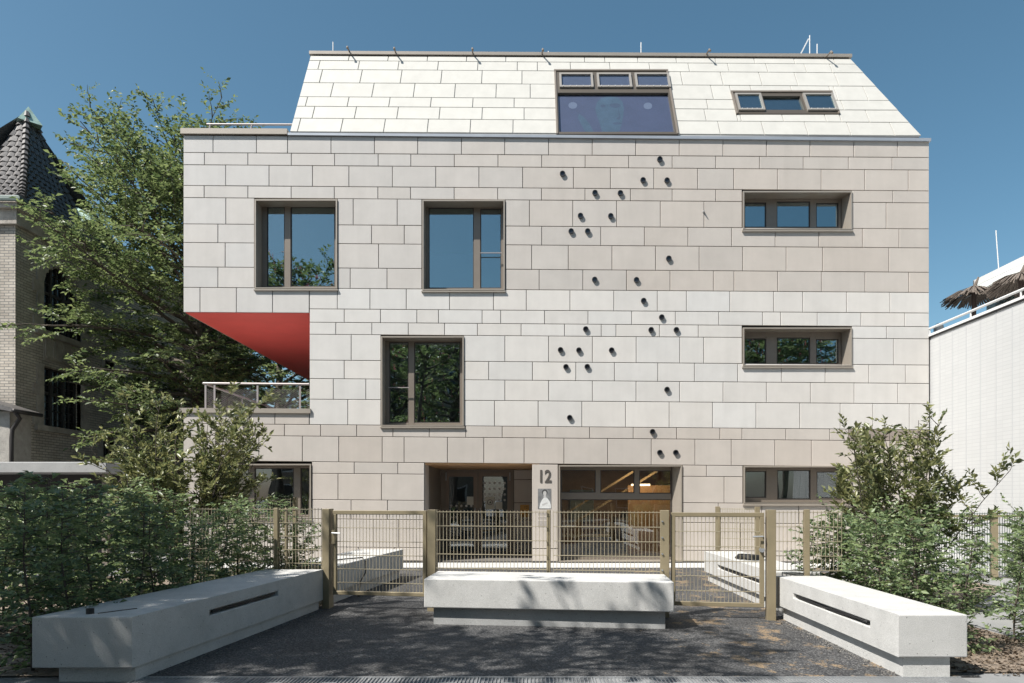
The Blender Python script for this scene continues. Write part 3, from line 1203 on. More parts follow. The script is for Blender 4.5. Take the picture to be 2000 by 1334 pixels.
# openings for the two roof windows in (X, z)
bw0, bw1 = Rf(1087.5, 261), Rf(1324, 262)
BWIN = (bw0.x, bw1.x, Rf(1200, 263).z, Rf(1200, 140).z)
s0, s1 = Rf(1438.5, 223.5), Rf(1639, 224)
SWIN = (s0.x, s1.x, s0.z, Rf(1530, 181.5).z)
ROOFC = (0.425, 0.414, 0.382)
rbody = MB()


def subtract(r, h):
    """rect (x0,x1,z0,z1) minus hole"""
    x0, x1, z0, z1 = r
    if h[0] >= x1 or h[1] <= x0 or h[2] >= z1 or h[3] <= z0:
        return [r]
    out = []
    if h[0] > x0 + 0.02:
        out.append((x0, h[0], z0, z1))
    if h[1] < x1 - 0.02:
        out.append((h[1], x1, z0, z1))
    a, b = max(x0, h[0]), min(x1, h[1])
    if h[2] > z0 + 0.02:
        out.append((a, b, z0, h[2]))
    if h[3] < z1 - 0.02:
        out.append((a, b, h[3], z1))
    return out


for i in range(7):
    (ya0, ya1) = (RL[i + 1][0][1], RL[i + 1][1][1])
    xs = [RX0]
    for x in ROOFX[i]:
        yb = RL[i + 1][0][1] + (RL[i + 1][1][1] - RL[i + 1][0][1]) * (x - RL[i + 1][0][0]) / (RL[i + 1][1][0] - RL[i + 1][0][0])
        X = Rf(x, yb).x
        if X > xs[-1] + 0.15 and X < hipx(rz(i + 1, X)) - 0.5:
            xs.append(X)
    xs.append(None)
    for a, b in zip(xs[:-1], xs[1:]):
        g = 0.008
        if b is None:
            z1_, z0_ = rz(i, 9), rz(i + 1, 9)
            q = [Rt(a + g, rz(i + 1, a) + g), Rt(hipx(z0_) - g, z0_ + g), Rt(hipx(z1_) - g, z1_ - g), Rt(a + g, rz(i, a) - g)]
            o = panel('roof_panel', q, RN, 0.03, (1, 1, 1, 1))
            k = 1 + rng.uniform(-0.02, 0.02)
            o.color = (ROOFC[0] * k, ROOFC[1] * k, ROOFC[2] * k, 1)
            continue
        rects = [(a, b, max(rz(i + 1, a), rz(i + 1, b)), min(rz(i, a), rz(i, b)))]
        for h in (BWIN, SWIN):
            rects = [s for r in rects for s in subtract(r, h)]
        for (x0, x1, z0, z1) in rects:
            if x1 - x0 < 0.06 or z1 - z0 < 0.05:
                continue
            sh0 = lambda X: z0 + (rz(i + 1, X) - rz(i + 1, x0)) * (1 if abs(z0 - max(rz(i + 1, a), rz(i + 1, b))) < 1e-6 else 0)
            q = [Rt(x0 + g, z0 + g), Rt(x1 - g, z0 + g), Rt(x1 - g, z1 - g), Rt(x0 + g, z1 - g)]
            zl0, zl1 = max(rz(i + 1, a), rz(i + 1, b)), min(rz(i, a), rz(i, b))
            lo_ = abs(z0 - zl0) < 1e-6
            hi_ = abs(z1 - zl1) < 1e-6
            q = [Rt(x0 + g, (rz(i + 1, x0) if lo_ else z0) + g), Rt(x1 - g, (rz(i + 1, x1) if lo_ else z0) + g),
                 Rt(x1 - g, (rz(i, x1) if hi_ else z1) - g), Rt(x0 + g, (rz(i, x0) if hi_ else z1) - g)]
            o = panel('roof_panel', q, RN, 0.03, (1, 1, 1, 1))
            k = 1 + rng.uniform(-0.02, 0.02)
            o.color = (ROOFC[0] * k, ROOFC[1] * k, ROOFC[2] * k, 1)
# roof substrate: strips of dark deck around the openings
deck = MB()
zlo, zhi = zb - 0.02, rz(0, 0) + 0.02
cells = [(RX0 + 0.02, 10.2, zlo, zhi)]
for h in (BWIN, SWIN):
    cells = [s for r in cells for s in subtract(r, h)]
for (x0, x1, z0, z1) in cells:
    c0 = min(x1, hipx(z0) - 0.02)
    c1 = min(x1, hipx(z1) - 0.02)
    if c0 <= x0 or c1 <= x0:
        continue
    q0 = [Rt(x0, z0, -0.025), Rt(c0, z0, -0.025), Rt(c1, z1, -0.025), Rt(x0, z1, -0.025)]
    deck.quadprism(q0, [p - RN * 0.12 for p in q0])
deck.build('roof_substrate', mat('roof_substrate', (0.30, 0.30, 0.30), 0.9), SCHOOL)
# rest of the roof volume: end walls, top, rear
rb = MB()
rb.quadprism([Rt(RX0, zb, -0.03), Rt(RX0, zhi, -0.03), Vector((RX0, BACK - 1, zhi)), Vector((RX0, BACK - 1, zb))],
             [Rt(RX0 + 0.15, zb, -0.03), Rt(RX0 + 0.15, zhi, -0.03), Vector((RX0 + 0.15, BACK - 1, zhi)), Vector((RX0 + 0.15, BACK - 1, zb))])
hb0, hb1 = Rt(hipx(zb) - 0.02, zb, -0.03), Rt(hipx(zhi) - 0.02, zhi, -0.03)
rb.quadprism([hb0, Vector((hb0.x, BACK - 1, zb)), Vector((hb1.x, BACK - 1, zhi)), hb1],
             [hb0 - Vector((0.15, 0, 0)), Vector((hb0.x - 0.15, BACK - 1, zb)), Vector((hb1.x - 0.15, BACK - 1, zhi)), hb1 - Vector((0.15, 0, 0))])
rb.box(RX0 + 0.16, hb1.x - 0.16, YRT + 0.15, BACK - 1.2, zhi - 0.2, zhi - 0.08)
rb.box(RX0 + 0.16, hb1.x - 0.2, BACK - 1.2, BACK - 1, zb, zhi)
rbo = rb.build('roof_end_wall', M_PANEL, SCHOOL)
rbo.color = (*ROOFC, 1)
# attic room behind the roof glass
at = MB()
at.box(RX0 + 0.3, 9, YF + 5.0, YF + 5.1, zb, zhi - 0.25)
at.build('attic_wall', mat('attic_plaster', (0.11, 0.115, 0.14), 0.9), SCHOOL)
MB().box(RX0 + 0.3, 9, YF + 0.3, YF + 5, zb - 0.14, zb - 0.11).build('attic_floor', mat('attic_floor', (0.12, 0.115, 0.11), 0.8), SCHOOL)
# ridge coping
ct = [Rf(608, 103.5), Rf(1659, 109.5)]
cp = MB()
cpts = lambda u, v: [ct[0] + Vector((-0.03, u, v)), ct[1] + Vector((0.03, u, v))]
a0, a1 = cpts(-0.10, 0.0)
b0, b1 = cpts(-0.10, -0.085)
cp.quadprism([a0, b0, b1, a1], [p + Vector((0, 0.6, 0)) for p in (a0, b0, b1, a1)])
cp.build('ridge_coping', M_CHAMP, SCHOOL)
# eaves gutter strip over the facade
gt = MB()
gp = lambda x, y, o: F(x, y) + Vector((0, o, 0))
gt.quadprism([gp(563, 265.5, -0.05), gp(1816.5, 277.5, -0.05), gp(1816.5, 271.5, -0.05), gp(563, 261, -0.05)],
             [gp(563, 265.5, 0.25), gp(1816.5, 277.5, 0.25), gp(1816.5, 270, 0.25), gp(563, 259, 0.25)])
gt.build('eaves_gutter', M_ZINC, SCHOOL)
gt = MB()
gt.quadprism([gp(354.5, 263, -0.06), gp(562, 264, -0.06), gp(562, 253.5, -0.06), gp(354.5, 252.5, -0.06)],
             [gp(354.5, 263, 0.3), gp(562, 264, 0.3), gp(562, 252.5, 0.3), gp(354.5, 251.5, 0.3)])
gt.build('parapet_coping', M_CHAMP, SCHOOL)
MB().box(xl - 0.03, xl + 0.3, YF + 0.31, BACK, zt + 0.02, zt + 0.16).build('parapet_coping', M_CHAMP, SCHOOL)
gt = MB()
gt.quadprism([gp(352, 806, -0.05), gp(607.5, 807.5, -0.05), gp(607.5, 798.5, -0.05), gp(352, 797, -0.05)],
             [gp(352, 806, 0.3), gp(XB - 0.6, 807.5, 0.3), gp(XB - 0.6, 797.5, 0.3), gp(352, 796, 0.3)])
gt.build('terrace_coping', M_CHAMP, SCHOOL)

# roof windows
def roof_window(rect, panes, label, glass=M_GLASSR, film_all=False):
    x0, x1, z0, z1 = rect
    fr = MB()
    Rq = lambda a, b, c, d, o0, o1: fr.quadprism([Rt(a, c, o1), Rt(b, c, o1), Rt(b, d, o1), Rt(a, d, o1)],
                                                 [Rt(a, c, o0), Rt(b, c, o0), Rt(b, d, o0), Rt(a, d, o0)])
    xs = sorted({x0, x1, *[p[0] for p in panes], *[p[1] for p in panes]})
    zz = sorted({z0, z1, *[p[2] for p in panes], *[p[3] for p in panes]})
    for a, b in zip(xs[:-1], xs[1:]):
        for c, d in zip(zz[:-1], zz[1:]):
            if not any(p[0] - 1e-6 <= a and b <= p[1] + 1e-6 and p[2] - 1e-6 <= c and d <= p[3] + 1e-6 for p in panes):
                Rq(a, b, c, d, -0.12, 0.02)
    w = fr.build('roof_window', mat('roof_frame', (0.085, 0.072, 0.058), 0.5, 0.3), SCHOOL)
    w['label'] = label
    hood = MB()
    q = [Rt(x0 - 0.02, z1 - 0.02, 0.05), Rt(x1 + 0.02, z1 - 0.02, 0.05), Rt(x1 + 0.02, z1 + 0.03, 0.05), Rt(x0 - 0.02, z1 + 0.03, 0.05)]
    hood.quadprism(q, [p - RN * 0.06 for p in q])
    q = [Rt(x1 - 0.03, z0, 0.045), Rt(x1 + 0.015, z0, 0.045), Rt(x1 + 0.015, z1 - 0.021, 0.045), Rt(x1 - 0.03, z1 - 0.021, 0.045)]
    hood.quadprism(q, [p - RN * 0.06 for p in q])
    q = [Rt(x0 - 0.015, z0, 0.045), Rt(x0 + 0.03, z0, 0.045), Rt(x0 + 0.03, z1 - 0.021, 0.045), Rt(x0 - 0.015, z1 - 0.021, 0.045)]
    hood.quadprism(q, [p - RN * 0.06 for p in q])
    hood.build('flashing', M_BRONZE, w)
    for k, p in enumerate(panes):
        po = 0.045 if p[4] else -0.03
        q = [Rt(p[0] - 0.01, p[2] - 0.01, po), Rt(p[1] + 0.01, p[2] - 0.01, po), Rt(p[1] + 0.01, p[3] + 0.01, po), Rt(p[0] - 0.01, p[3] + 0.01, po)]
        MB().quadprism(q, [v - RN * 0.012 for v in q]).build('pane', glass, w)
        if p[4] or film_all:
            q2 = [v - RN * 0.03 for v in q]
            MB().quadprism(q2, [v - RN * 0.01 for v in q2]).build('blind', mat('roof_blind', (0.055, 0.07, 0.11), 0.8), w)
        if p[4]:
            e = 0.055
            sh = MB()
            for (a, b, c, d) in ((p[0] - e, p[0], p[2] - e, p[3] + e), (p[1], p[1] + e, p[2] - e, p[3] + e), (p[0], p[1], p[2] - e, p[2]), (p[0], p[1], p[3], p[3] + e)):
                q = [Rt(a, c, 0.07), Rt(b, c, 0.07), Rt(b, d, 0.07), Rt(a, d, 0.07)]
                sh.quadprism(q, [v - RN * 0.075 for v in q])
            sh.build('sash', mat('sash_grey_bronze', (0.27, 0.25, 0.225), 0.5, 0.3), w)
            bt = MB()
            for t_ in (0.05, 0.28, 0.5, 0.72, 0.95):
                c = Rt(p[0] + (p[1] - p[0]) * t_, p[2] - e * 0.5, 0.074)
                bt.tube([c, c + RN * 0.012], 0.012, 6)
            bt.build('sash_bolt', M_WHITE, w)
    return w


def rpx(x0, y0, x1, y1, sash=True):
    xm = (x0 + x1) / 2
    return (Rf(x0, (y0 + y1) / 2).x, Rf(x1, (y0 + y1) / 2).x, Rf(xm, y1).z, Rf(xm, y0).z, sash)


bp_ = [rpx(1096.5, 149.5, 1154, 171), rpx(1170, 149.5, 1229, 171.5), rpx(1244.5, 151, 1304, 172.5)]
bigp = (Rf(1092, 260).x, Rf(1318, 261).x, Rf(1200, 259).z, Rf(1200, 182.5).z, False)
zc0 = bp_[1][2]
zc1 = bp_[1][3]
bp_ = [(p[0], p[1], zc0, zc1, True) for p in bp_]
ROOFWIN = roof_window(BWIN, bp_ + [bigp], 'large roof window with three small sashes above a pane showing a faint printed face')
sp_ = [rpx(1442, 189, 1485, 216), (*rpx(1494, 195, 1568, 221)[:4], False), rpx(1576, 190, 1627, 217.5)]
z0s, z1s = sp_[0][2], sp_[0][3]
sp_ = [(p[0], p[1], z0s, z1s, p[4]) for p in sp_]
roof_window(SWIN, sp_, 'low three-part roof window near the right hip', M_GLASS, True)


# faint print of a face on a film behind the big pane, two round ceiling lamps
def rblob(name, pts, m, out, parent):
    return mesh(name, [Rf(x, y, out) for x, y in pts], [tuple(range(len(pts)))], m, parent)


film = mat('printed_film_blue', (0.050, 0.060, 0.105), 0.8, 0, 0.1, 2)
face = mat('printed_film_teal', (0.047, 0.082, 0.115), 0.8, 0, 0.2, 3)
shade = mat('printed_film_shade', (0.040, 0.058, 0.092), 0.8, 0, 0.2, 4)
rblob('printed_film', [(1090, 260), (1320, 261), (1312, 181), (1090, 180)], film, -0.055, ROOFWIN)
rblob('printed_face', [(1178, 258), (1172, 238), (1166, 222), (1163, 208), (1166, 196), (1175, 187), (1190, 184), (1207, 186), (1216, 194), (1219, 207),
                       (1218, 222), (1215, 238), (1211, 250), (1206, 259)], face, -0.0535, ROOFWIN)
rblob('printed_eye', ell(1202, 202, 11, 4.5), shade, -0.0525, ROOFWIN)
rblob('printed_eye', ell(1178, 203, 5, 3), shade, -0.0525, ROOFWIN)
rblob('printed_nose', [(1208, 207), (1213, 226), (1210, 230), (1203, 228), (1209, 224)], shade, -0.0525, ROOFWIN)
rblob('printed_mouth', ell(1206, 237, 9, 2.4), shade, -0.0525, ROOFWIN)
rblob('printed_collar', [(1146, 258), (1136, 240), (1129, 226), (1131, 218), (1140, 224), (1152, 238), (1163, 259)], face, -0.0535, ROOFWIN)
for lx, ly_ in ((1119, 202), (1266, 203)):
    rblob('printed_light_spot', ell(lx, ly_, 8.5, 6.5, 20), mat('printed_spot', (0.12, 0.145, 0.20), 0.8), -0.0525, ROOFWIN)

# roof brackets (short camera-like arms) and lightning rods
for x, y in ((683, 104), (773, 106), (923, 107), (1058, 108.5), (1378, 109), (1612, 113)):
    c = Rf(x, y)
    a_ = c + Vector((0, -0.08, 0.02))
    b = MB()
    q = Rf(x + (8 if x < 1200 else -2), y + 11)
    b.tube([a_ + Vector((0, 0.2, 0.0)), a_ + Vector((0.02, -0.24, -0.05))], 0.02, 8)
    b.tube([a_ + Vector((0.02, -0.23, -0.05)), a_ + Vector((0.03, -0.28, -0.12))], 0.03, 8)
    br = b.build('roof_bracket', M_BRONZE, SCHOOL)
for x, yt, yb, sh in ((650.5, 82, 103, 0), (1252, 83, 104, 0), (1581.5, 69, 107, 1), (1596, 86, 107, 0), (1071, 100, 104, 0), (1657, 106, 109, 0)):
    Yr = YRT + 0.35
    r = MB().tube([P(x, yb + 4, Yr), P(x, yt, Yr)], 0.014, 6)
    if sh:
        r.bar(P(1563, 107, Yr), P(1579, 76, Yr), 0.03, 0.03)
    r.build('lightning_rod', M_WHITE, SCHOOL)

# ---- terrace railing (lower) and roof terrace railing (upper)
def V(x, y, d):
    return P(x, y, YF + d)


rl = MB()
r0, r1 = V(397, 748.5, 0.12), V(604, 750.5, 0.12)
rl.tube([r0, r1], 0.028, 8)
back_r = Vector((r0.x + 0.02, YF + 9.5, r0.z))
rl.tube([r0, back_r], 0.028, 8)
RAIL = rl.build('terrace_railing', M_RAIL, SCHOOL)
for x in (401.5, 419, 503, 586):
    MB().bar(V(x, 799, 0.12), V(x, 751, 0.12), 0.045, 0.012, (0, 1, 0)).build('railing_post', M_RAIL, RAIL)
for k in range(1, 5):
    yy = YF + 0.12 + k * 2.3
    MB().bar((r0.x + 0.02, yy, zte - 0.06), (r0.x + 0.02, yy, r0.z - 0.02), 0.012, 0.045, (0, 1, 0)).build('railing_post', M_RAIL, RAIL)


def diamond_mesh(mb, A, B, z0, z1, cw=0.075, chh=0.05, w=0.004):
    """expanded-metal infill between ground points A-B"""
    A, B = Vector(A), Vector(B)
    L = (B - A).length
    d = (B - A) / L
    nrm = Vector((-d.y, d.x, 0)) * 0.004
    H = z1 - z0
    slope = chh / cw
    k = -H / slope
    while k < L:
        for sgn in (1, -1):
            # line z = slope*(s-k) clipped
            s0_, s1_ = max(0, k), min(L, k + H / slope)
            if s1_ - s0_ < 0.01:
                continue
            za, zb2 = slope * (s0_ - k), slope * (s1_ - k)
            if sgn < 0:
                za, zb2 = H - za, H - zb2
            p, q = A + d * s0_ + Vector((0, 0, z0 + za)), A + d * s1_ + Vector((0, 0, z0 + zb2))
            off = Vector((0, 0, w / 2))
            mb.quad(p - off + nrm * sgn, q - off + nrm * sgn, q + off + nrm * sgn, p + off + nrm * sgn)
        k += cw
    return mb


g0 = Vector((r0.x + 0.06, YF + 0.12, 0))
g1 = Vector((r1.x, YF + 0.12, 0))
zi0, zi1 = V(0, 797, 0.12).z, V(0, 760, 0.12).z
for xa, xb2 in ((402, 417), (432, 502), (518, 585), (598, 604)):
    diamond_mesh(MB(), (V(xa, 0, 0.12).x, YF + 0.125, 0), (V(xb2, 0, 0.12).x, YF + 0.125, 0), zi0, zi1).build('railing_mesh', M_RAIL, RAIL)
diamond_mesh(MB(), (r0.x + 0.03, YF + 0.3, 0), (r0.x + 0.03, YF + 9.4, 0), zi0, zi1).build('railing_mesh', M_RAIL, RAIL)
ul = MB()
u0, u1 = P(404, 243, 19.2), P(562, 243.5, 19.2)
ul.tube([u0, u1 + Vector((0.2, 0, 0))], 0.03, 8)
UR = ul.build('roof_terrace_railing', M_RAIL, SCHOOL)
ul2 = MB()
for x in (407, 488):
    ul2 = MB().bar(P(x + 4, 243, 19.2), P(x, 262, 19.2), 0.05, 0.02)
    ul2.build('railing_post', M_RAIL, UR)
diamond_mesh(MB(), (u0.x, 19.2, 0), (u1.x, 19.2, 0), zt - 0.05, u0.z - 0.12, 0.1, 0.06).build('railing_mesh', M_RAIL, UR)

# ------------------------------------------------------------------ concrete benches
def bench(label, top, z0, z1, base_in, base, group=None, slot=None):
    """top: four (x,y) corners front-left, front-right, back-right, back-left; base: same for the plinth"""
    c = sum((Vector((p[0], p[1], 0)) for p in top), Vector()) / 4
    e = empty('concrete_bench', (c.x, c.y, 0), label=label, cat='bench', group=group)
    mbq = MB()
    if slot is None:
        mbq.quadprism([(p[0], p[1], z1) for p in top], [(p[0], p[1], z0) for p in top])
        bevel(mbq.build('slab', M_CONC, e), 0.012, 2)
    else:
        # long inner side carries a narrow slot: build the slab around it
        fl, fr, brr, bl = [Vector((p[0], p[1], 0)) for p in top]
        inner = slot['side']           # 'R' slot on the right long side, 'L' on the left one
        A, B = (fr, brr) if inner == 'R' else (fl, bl)
        C, D = (fl, bl) if inner == 'R' else (fr, brr)
        s0_, s1_, sz0, sz1, dep = slot['s0'], slot['s1'], slot['z0'], slot['z1'], slot['depth']
        la = lambda t: A.lerp(B, t)
        lc = lambda t: C.lerp(D, t)
        lm = lambda t: la(t).lerp(lc(t), dep)
        za = lambda p, z: (p.x, p.y, z)
        # outline faces (closed shell with a pocket)
        v, f = [], []

        def q(*pts):
            b = len(v)
            v.extend(pts)
            f.append(tuple(range(b, b + len(pts))))
        t4 = [0, s0_, s1_, 1]
        z4 = [z0, sz0, sz1, z1]
        for i in range(3):
            for j in range(3):
                if i == 1 and j == 1:
                    continue
                q(za(la(t4[i]), z4[j]), za(la(t4[i + 1]), z4[j]), za(la(t4[i + 1]), z4[j + 1]), za(la(t4[i]), z4[j + 1]))
        q(za(lc(0), z0), za(lc(1), z0), za(lc(1), z1), za(lc(0), z1))
        q(za(la(0), z1), za(la(1), z1), za(lc(1), z1), za(lc(0), z1))
        q(za(la(0), z0), za(la(1), z0), za(lc(1), z0), za(lc(0), z0))
        q(za(la(0), z0), za(lc(0), z0), za(lc(0), z1), za(la(0), z1))
        q(za(la(1), z0), za(lc(1), z0), za(lc(1), z1), za(la(1), z1))
        q(za(lm(s0_), sz0), za(lm(s1_), sz0), za(lm(s1_), sz1), za(lm(s0_), sz1))
        q(za(la(s0_), sz0), za(la(s1_), sz0), za(lm(s1_), sz0), za(lm(s0_), sz0))
        q(za(la(s0_), sz1), za(la(s1_), sz1), za(lm(s1_), sz1), za(lm(s0_), sz1))
        q(za(la(s0_), sz0), za(la(s0_), sz1), za(lm(s0_), sz1), za(lm(s0_), sz0))
        q(za(la(s1_), sz0), za(la(s1_), sz1), za(lm(s1_), sz1), za(lm(s1_), sz0))
        o = mesh('slab', v, f, M_CONC, e)
        import bmesh
        bm = bmesh.new()
        bm.from_mesh(o.data)
        bmesh.ops.remove_doubles(bm, verts=bm.verts, dist=1e-5)
        bmesh.ops.recalc_face_normals(bm, faces=bm.faces)
        bm.to_mesh(o.data)
        bm.free()
        bevel(o, 0.010, 2)
        # loose cables in the slot
        rr_ = random.Random(int(abs(c.x) * 1000))
        for k in range(2):
            pts = []
            for j in range(13):
                t = s0_ + (s1_ - s0_) * (0.04 + 0.92 * j / 12)
                p = la(t).lerp(lc(t), 0.02)
                pts.append((p.x, p.y, sz0 + 0.02 + (sz1 - sz0 - 0.03) * (0.35 + 0.45 * math.sin(j * 0.55 + k * 1.7) + rr_.uniform(-0.08, 0.08))))
            cb_ = MB().tube(pts, 0.009, 6).build('cable', M_BLACK, None, True)
            tag(cb_, 'black cable lying in the slot of the ' + slot['who'], 'cable', 'cables in the bench slots')
    MB().quadprism([(p[0], p[1], z0 + 0.004) for p in base], [(p[0], p[1], -0.1) for p in base]).build('plinth', M_CONC2 if base_in else M_CONC, e)
    return e


def leftline(Y, off=0.0):
    return (-3.446 + 0.1125 * (Y - 5.95) - off, Y)


B1 = bench('long concrete bench in tree shade with a small black cup on its end',
           [leftline(5.95, 0.875), leftline(5.95), leftline(10.0), leftline(10.0, 0.86)], 0.127, 0.573, False,
           [leftline(6.03, 0.70), leftline(6.03, 0.025), leftline(9.9, 0.025), leftline(9.9, 0.7)],
           slot=dict(side='R', s0=0.29, s1=0.66, z0=0.385, z1=0.44, depth=0.16, who='shaded bench by the hornbeam hedge'))
B2 = bench('concrete bench behind the gate with the door intercom pole shadow, beside clipped hedge',
           [leftline(10.45, 0.9), leftline(10.45), leftline(14.0), leftline(14.0, 0.9)], 0.17, 0.575, False,
           [leftline(10.5, 0.75), leftline(10.5, 0.06), leftline(13.9, 0.06), leftline(13.9, 0.75)])
B2['label'] = 'concrete bench inside the yard behind the gate with the lever handle on its left post'
B3 = bench('freestanding concrete bench with tree shadows across its front, before the wire fence',
           [(-1.314, 8.675), (1.787, 8.317), (1.85, 9.22), (-1.265, 9.636)], 0.222, 0.588, True,
           [(-1.20, 8.74), (1.70, 8.42), (1.74, 9.1), (-1.15, 9.5)])
B4 = bench('sunlit long concrete bench with a cable slot beside the leafy shrubs',
           [(3.32, 6.1), (3.935, 6.1), (4.02, 9.2), (3.345, 9.2)], 0.186, 0.567, False,
           [(3.38, 6.14), (3.80, 6.14), (3.88, 9.1), (3.41, 9.1)],
           slot=dict(side='L', s0=0.17, s1=0.80, z0=0.36, z1=0.415, depth=0.2, who='sunlit bench by the leafy shrubs'))
B5 = bench('sunlit concrete bench with a coil of cable on top behind the padlocked gate',
           [(3.45, 9.62), (4.15, 9.62), (4.2, 13.46), (3.49, 13.46)], 0.18, 0.575, False,
           [(3.51, 9.68), (4.0, 9.68), (4.05, 13.4), (3.55, 13.4)],
           slot=dict(side='L', s0=0.12, s1=0.75, z0=0.34, z1=0.40, depth=0.2, who='bench behind the padlocked gate'))
# cup and stick on the shaded bench, coil on the far bench, cables over the left one
cupc = P(166, 1199, 6.05)
cup = MB().tube([(cupc.x, 6.12, 0.573), (cupc.x, 6.12, 0.622)], [0.033, 0.033], 14).build('black_cup', M_BLACK)
tag(cup, 'small black cup standing on the end of the shaded bench', 'cup')
tw = MB().tube([(cupc.x + 0.07, 6.12, 0.577), (cupc.x + 0.2, 6.28, 0.581), (cupc.x + 0.26, 6.4, 0.577)], 0.004, 5).build('twig', M_BARK)
tag(tw, 'thin dry twig lying beside the black cup', 'twig')
pts = []
for k in range(70):
    a_ = k * 0.42
    r_ = 0.20 + 0.03 * math.sin(k * 1.3)
    pts.append((3.78 + r_ * math.cos(a_), 11.6 + r_ * 1.5 * math.sin(a_), 0.585 + 0.0009 * k))
tag(MB().tube(pts, 0.009, 6).build('cable_coil', M_BLACK, None, True), 'coil of black cable lying on the sunlit bench', 'cable')
l1 = leftline(11.6, 0.0)
pts = [(l1[0] - 0.5, 11.0, 0.59), (l1[0] - 0.25, 11.4, 0.60), (l1[0] - 0.02, 11.7, 0.60), (l1[0] + 0.035, 11.75, 0.52), (l1[0] + 0.05, 11.65, 0.35),
       (l1[0] + 0.03, 11.4, 0.24), (l1[0] + 0.06, 11.1, 0.02)]
tag(MB().tube(pts, 0.012, 6).build('cable', M_BLACK, None, True), 'black cable hanging over the edge of the bench behind the lever-handle gate', 'cable')

# ------------------------------------------------------------------ fences and gates
def fy(X):
    return 10.06 - 0.159 * (X + 2.94)


def wire_panel(A, B, z0, z1, zstep=0.2, xstep=0.05, r=0.0033, rh=0.0045):
    """double-rod mat: upright wires, pairs of horizontal rods"""
    mb = MB()
    A, B = Vector((A[0], A[1], 0)), Vector((B[0], B[1], 0))
    L = (B - A).length
    d = (B - A) / L
    nr = Vector((-d.y, d.x, 0))
    nx = int(L / xstep)
    for k in range(nx + 1):
        p = A + d * (L * k / nx)
        mb.bar(p + Vector((0, 0, z0)), p + Vector((0, 0, z1 + 0.02)), r * 2, r * 2, nr)
    k = 0
    z = z1
    while z > z0 - 0.01:
        for s in (-1, 1):
            mb.bar(A + nr * s * (r + rh) + Vector((0, 0, z)), B + nr * s * (r + rh) + Vector((0, 0, z)), rh * 2, rh * 2)
        z -= zstep
    return mb


FD = Vector((6.18, -0.98, 0)).normalized()
FN = Vector((-FD.y, FD.x, 0))


def fence_post(parent, X, Y, h, w=0.1, d=0.1, name='post', m=M_FENCE):
    c = Vector((X, Y, 0))
    a = FD * w / 2
    b = FN * d / 2
    q = [c - a - b, c + a - b, c + a + b, c - a + b]
    o = MB().quadprism([p + Vector((0, 0, h)) for p in q], [p + Vector((0, 0, -0.1)) for p in q]).build(name, m, parent)
    return bevel(o, 0.004, 1)


fence1 = empty('wire_mesh_fence', (0.25, fy(0.25), 0), label='bronze wire mesh fence section between the two gates, behind the freestanding bench', cat='fence')
PX = {'a': -2.94, 'b': -1.36, 'm': 0.30, 'c': 1.868, 'd': 3.235}
fence_post(fence1, PX['b'], fy(PX['b']), 1.45, 0.12, 0.14)
fence_post(fence1, PX['m'], fy(PX['m']), 1.45, 0.05, 0.05)
fence_post(fence1, PX['c'], fy(PX['c']), 1.45, 0.12, 0.14)
for a_, b_ in (('b', 'm'), ('m', 'c')):
    xa, xb2 = PX[a_] + 0.06, PX[b_] - (0.06 if b_ == 'c' else 0.03)
    wire_panel((xa, fy(xa) - 0.05), (xb2, fy(xb2) - 0.05), 0.06, 1.42).build('wire_panel', M_WIRE, fence1)
    ob = MB()
for k in range(6):
    z = 0.2 + k * 0.22
    c = Vector((PX['c'] - 0.045, fy(PX['c']) - 0.065, z))
    MB().tube([c, c + Vector((0, -0.02, 0))], 0.012, 8).build('clamp_bolt', M_STEEL, fence1)


def gate(label, xa, xb2, ztop, zbot, hinge, pa, pb):
    g = empty('garden_gate', ((xa + xb2) / 2, fy((xa + xb2) / 2), 0), label=label, cat='gate')
    A, B = Vector((xa, fy(xa), 0)), Vector((xb2, fy(xb2), 0))
    w = 0.055
    fr = MB()
    up = Vector((0, 0, 1))
    d = (B - A).normalized()
    fr.bar(A + up * (ztop - w / 2), B + up * (ztop - w / 2), w, w)
    fr.bar(A + up * (zbot + w / 2), B + up * (zbot + w / 2), w, w)
    fr.bar(A + d * w / 2 + up * (zbot + w), A + d * w / 2 + up * (ztop - w), w, w, FN)
    fr.bar(B - d * w / 2 + up * (zbot + w), B - d * w / 2 + up * (ztop - w), w, w, FN)
    bevel(fr.build('gate_frame', M_FENCE, g), 0.004, 1)
    a2, b2 = A + d * w, B - d * w
    wire_panel(a2, b2, zbot + w, ztop - w, xstep=0.05).build('wire_panel', M_WIRE, g)
    for (px_, py_) in (pa, pb):
        if px_ is not None:
            fence_post(g, px_, py_, 1.46, 0.11, 0.16, 'gate_post')
    hp = A if hinge == 'R' else B
    s = 1 if hinge == 'R' else -1
    zc = 1.05
    lk = MB()
    c = hp + d * s * 0.03 + up * zc - FN * 0.05
    lk.bar(c - up * 0.1, c + up * 0.1, 0.045, 0.05, FN)
    lk.build('lock_box', M_FENCE, g)
    hh = MB()
    hh.tube([c - FN * 0.02 + up * 0.06, c - FN * 0.07 + up * 0.06], 0.01, 8)
    hh.tube([c - FN * 0.07 + up * 0.06, c - FN * 0.07 + up * 0.055 + d * s * 0.13], 0.011, 8)
    hh.build('lever_handle', M_STEEL, g)
    return g


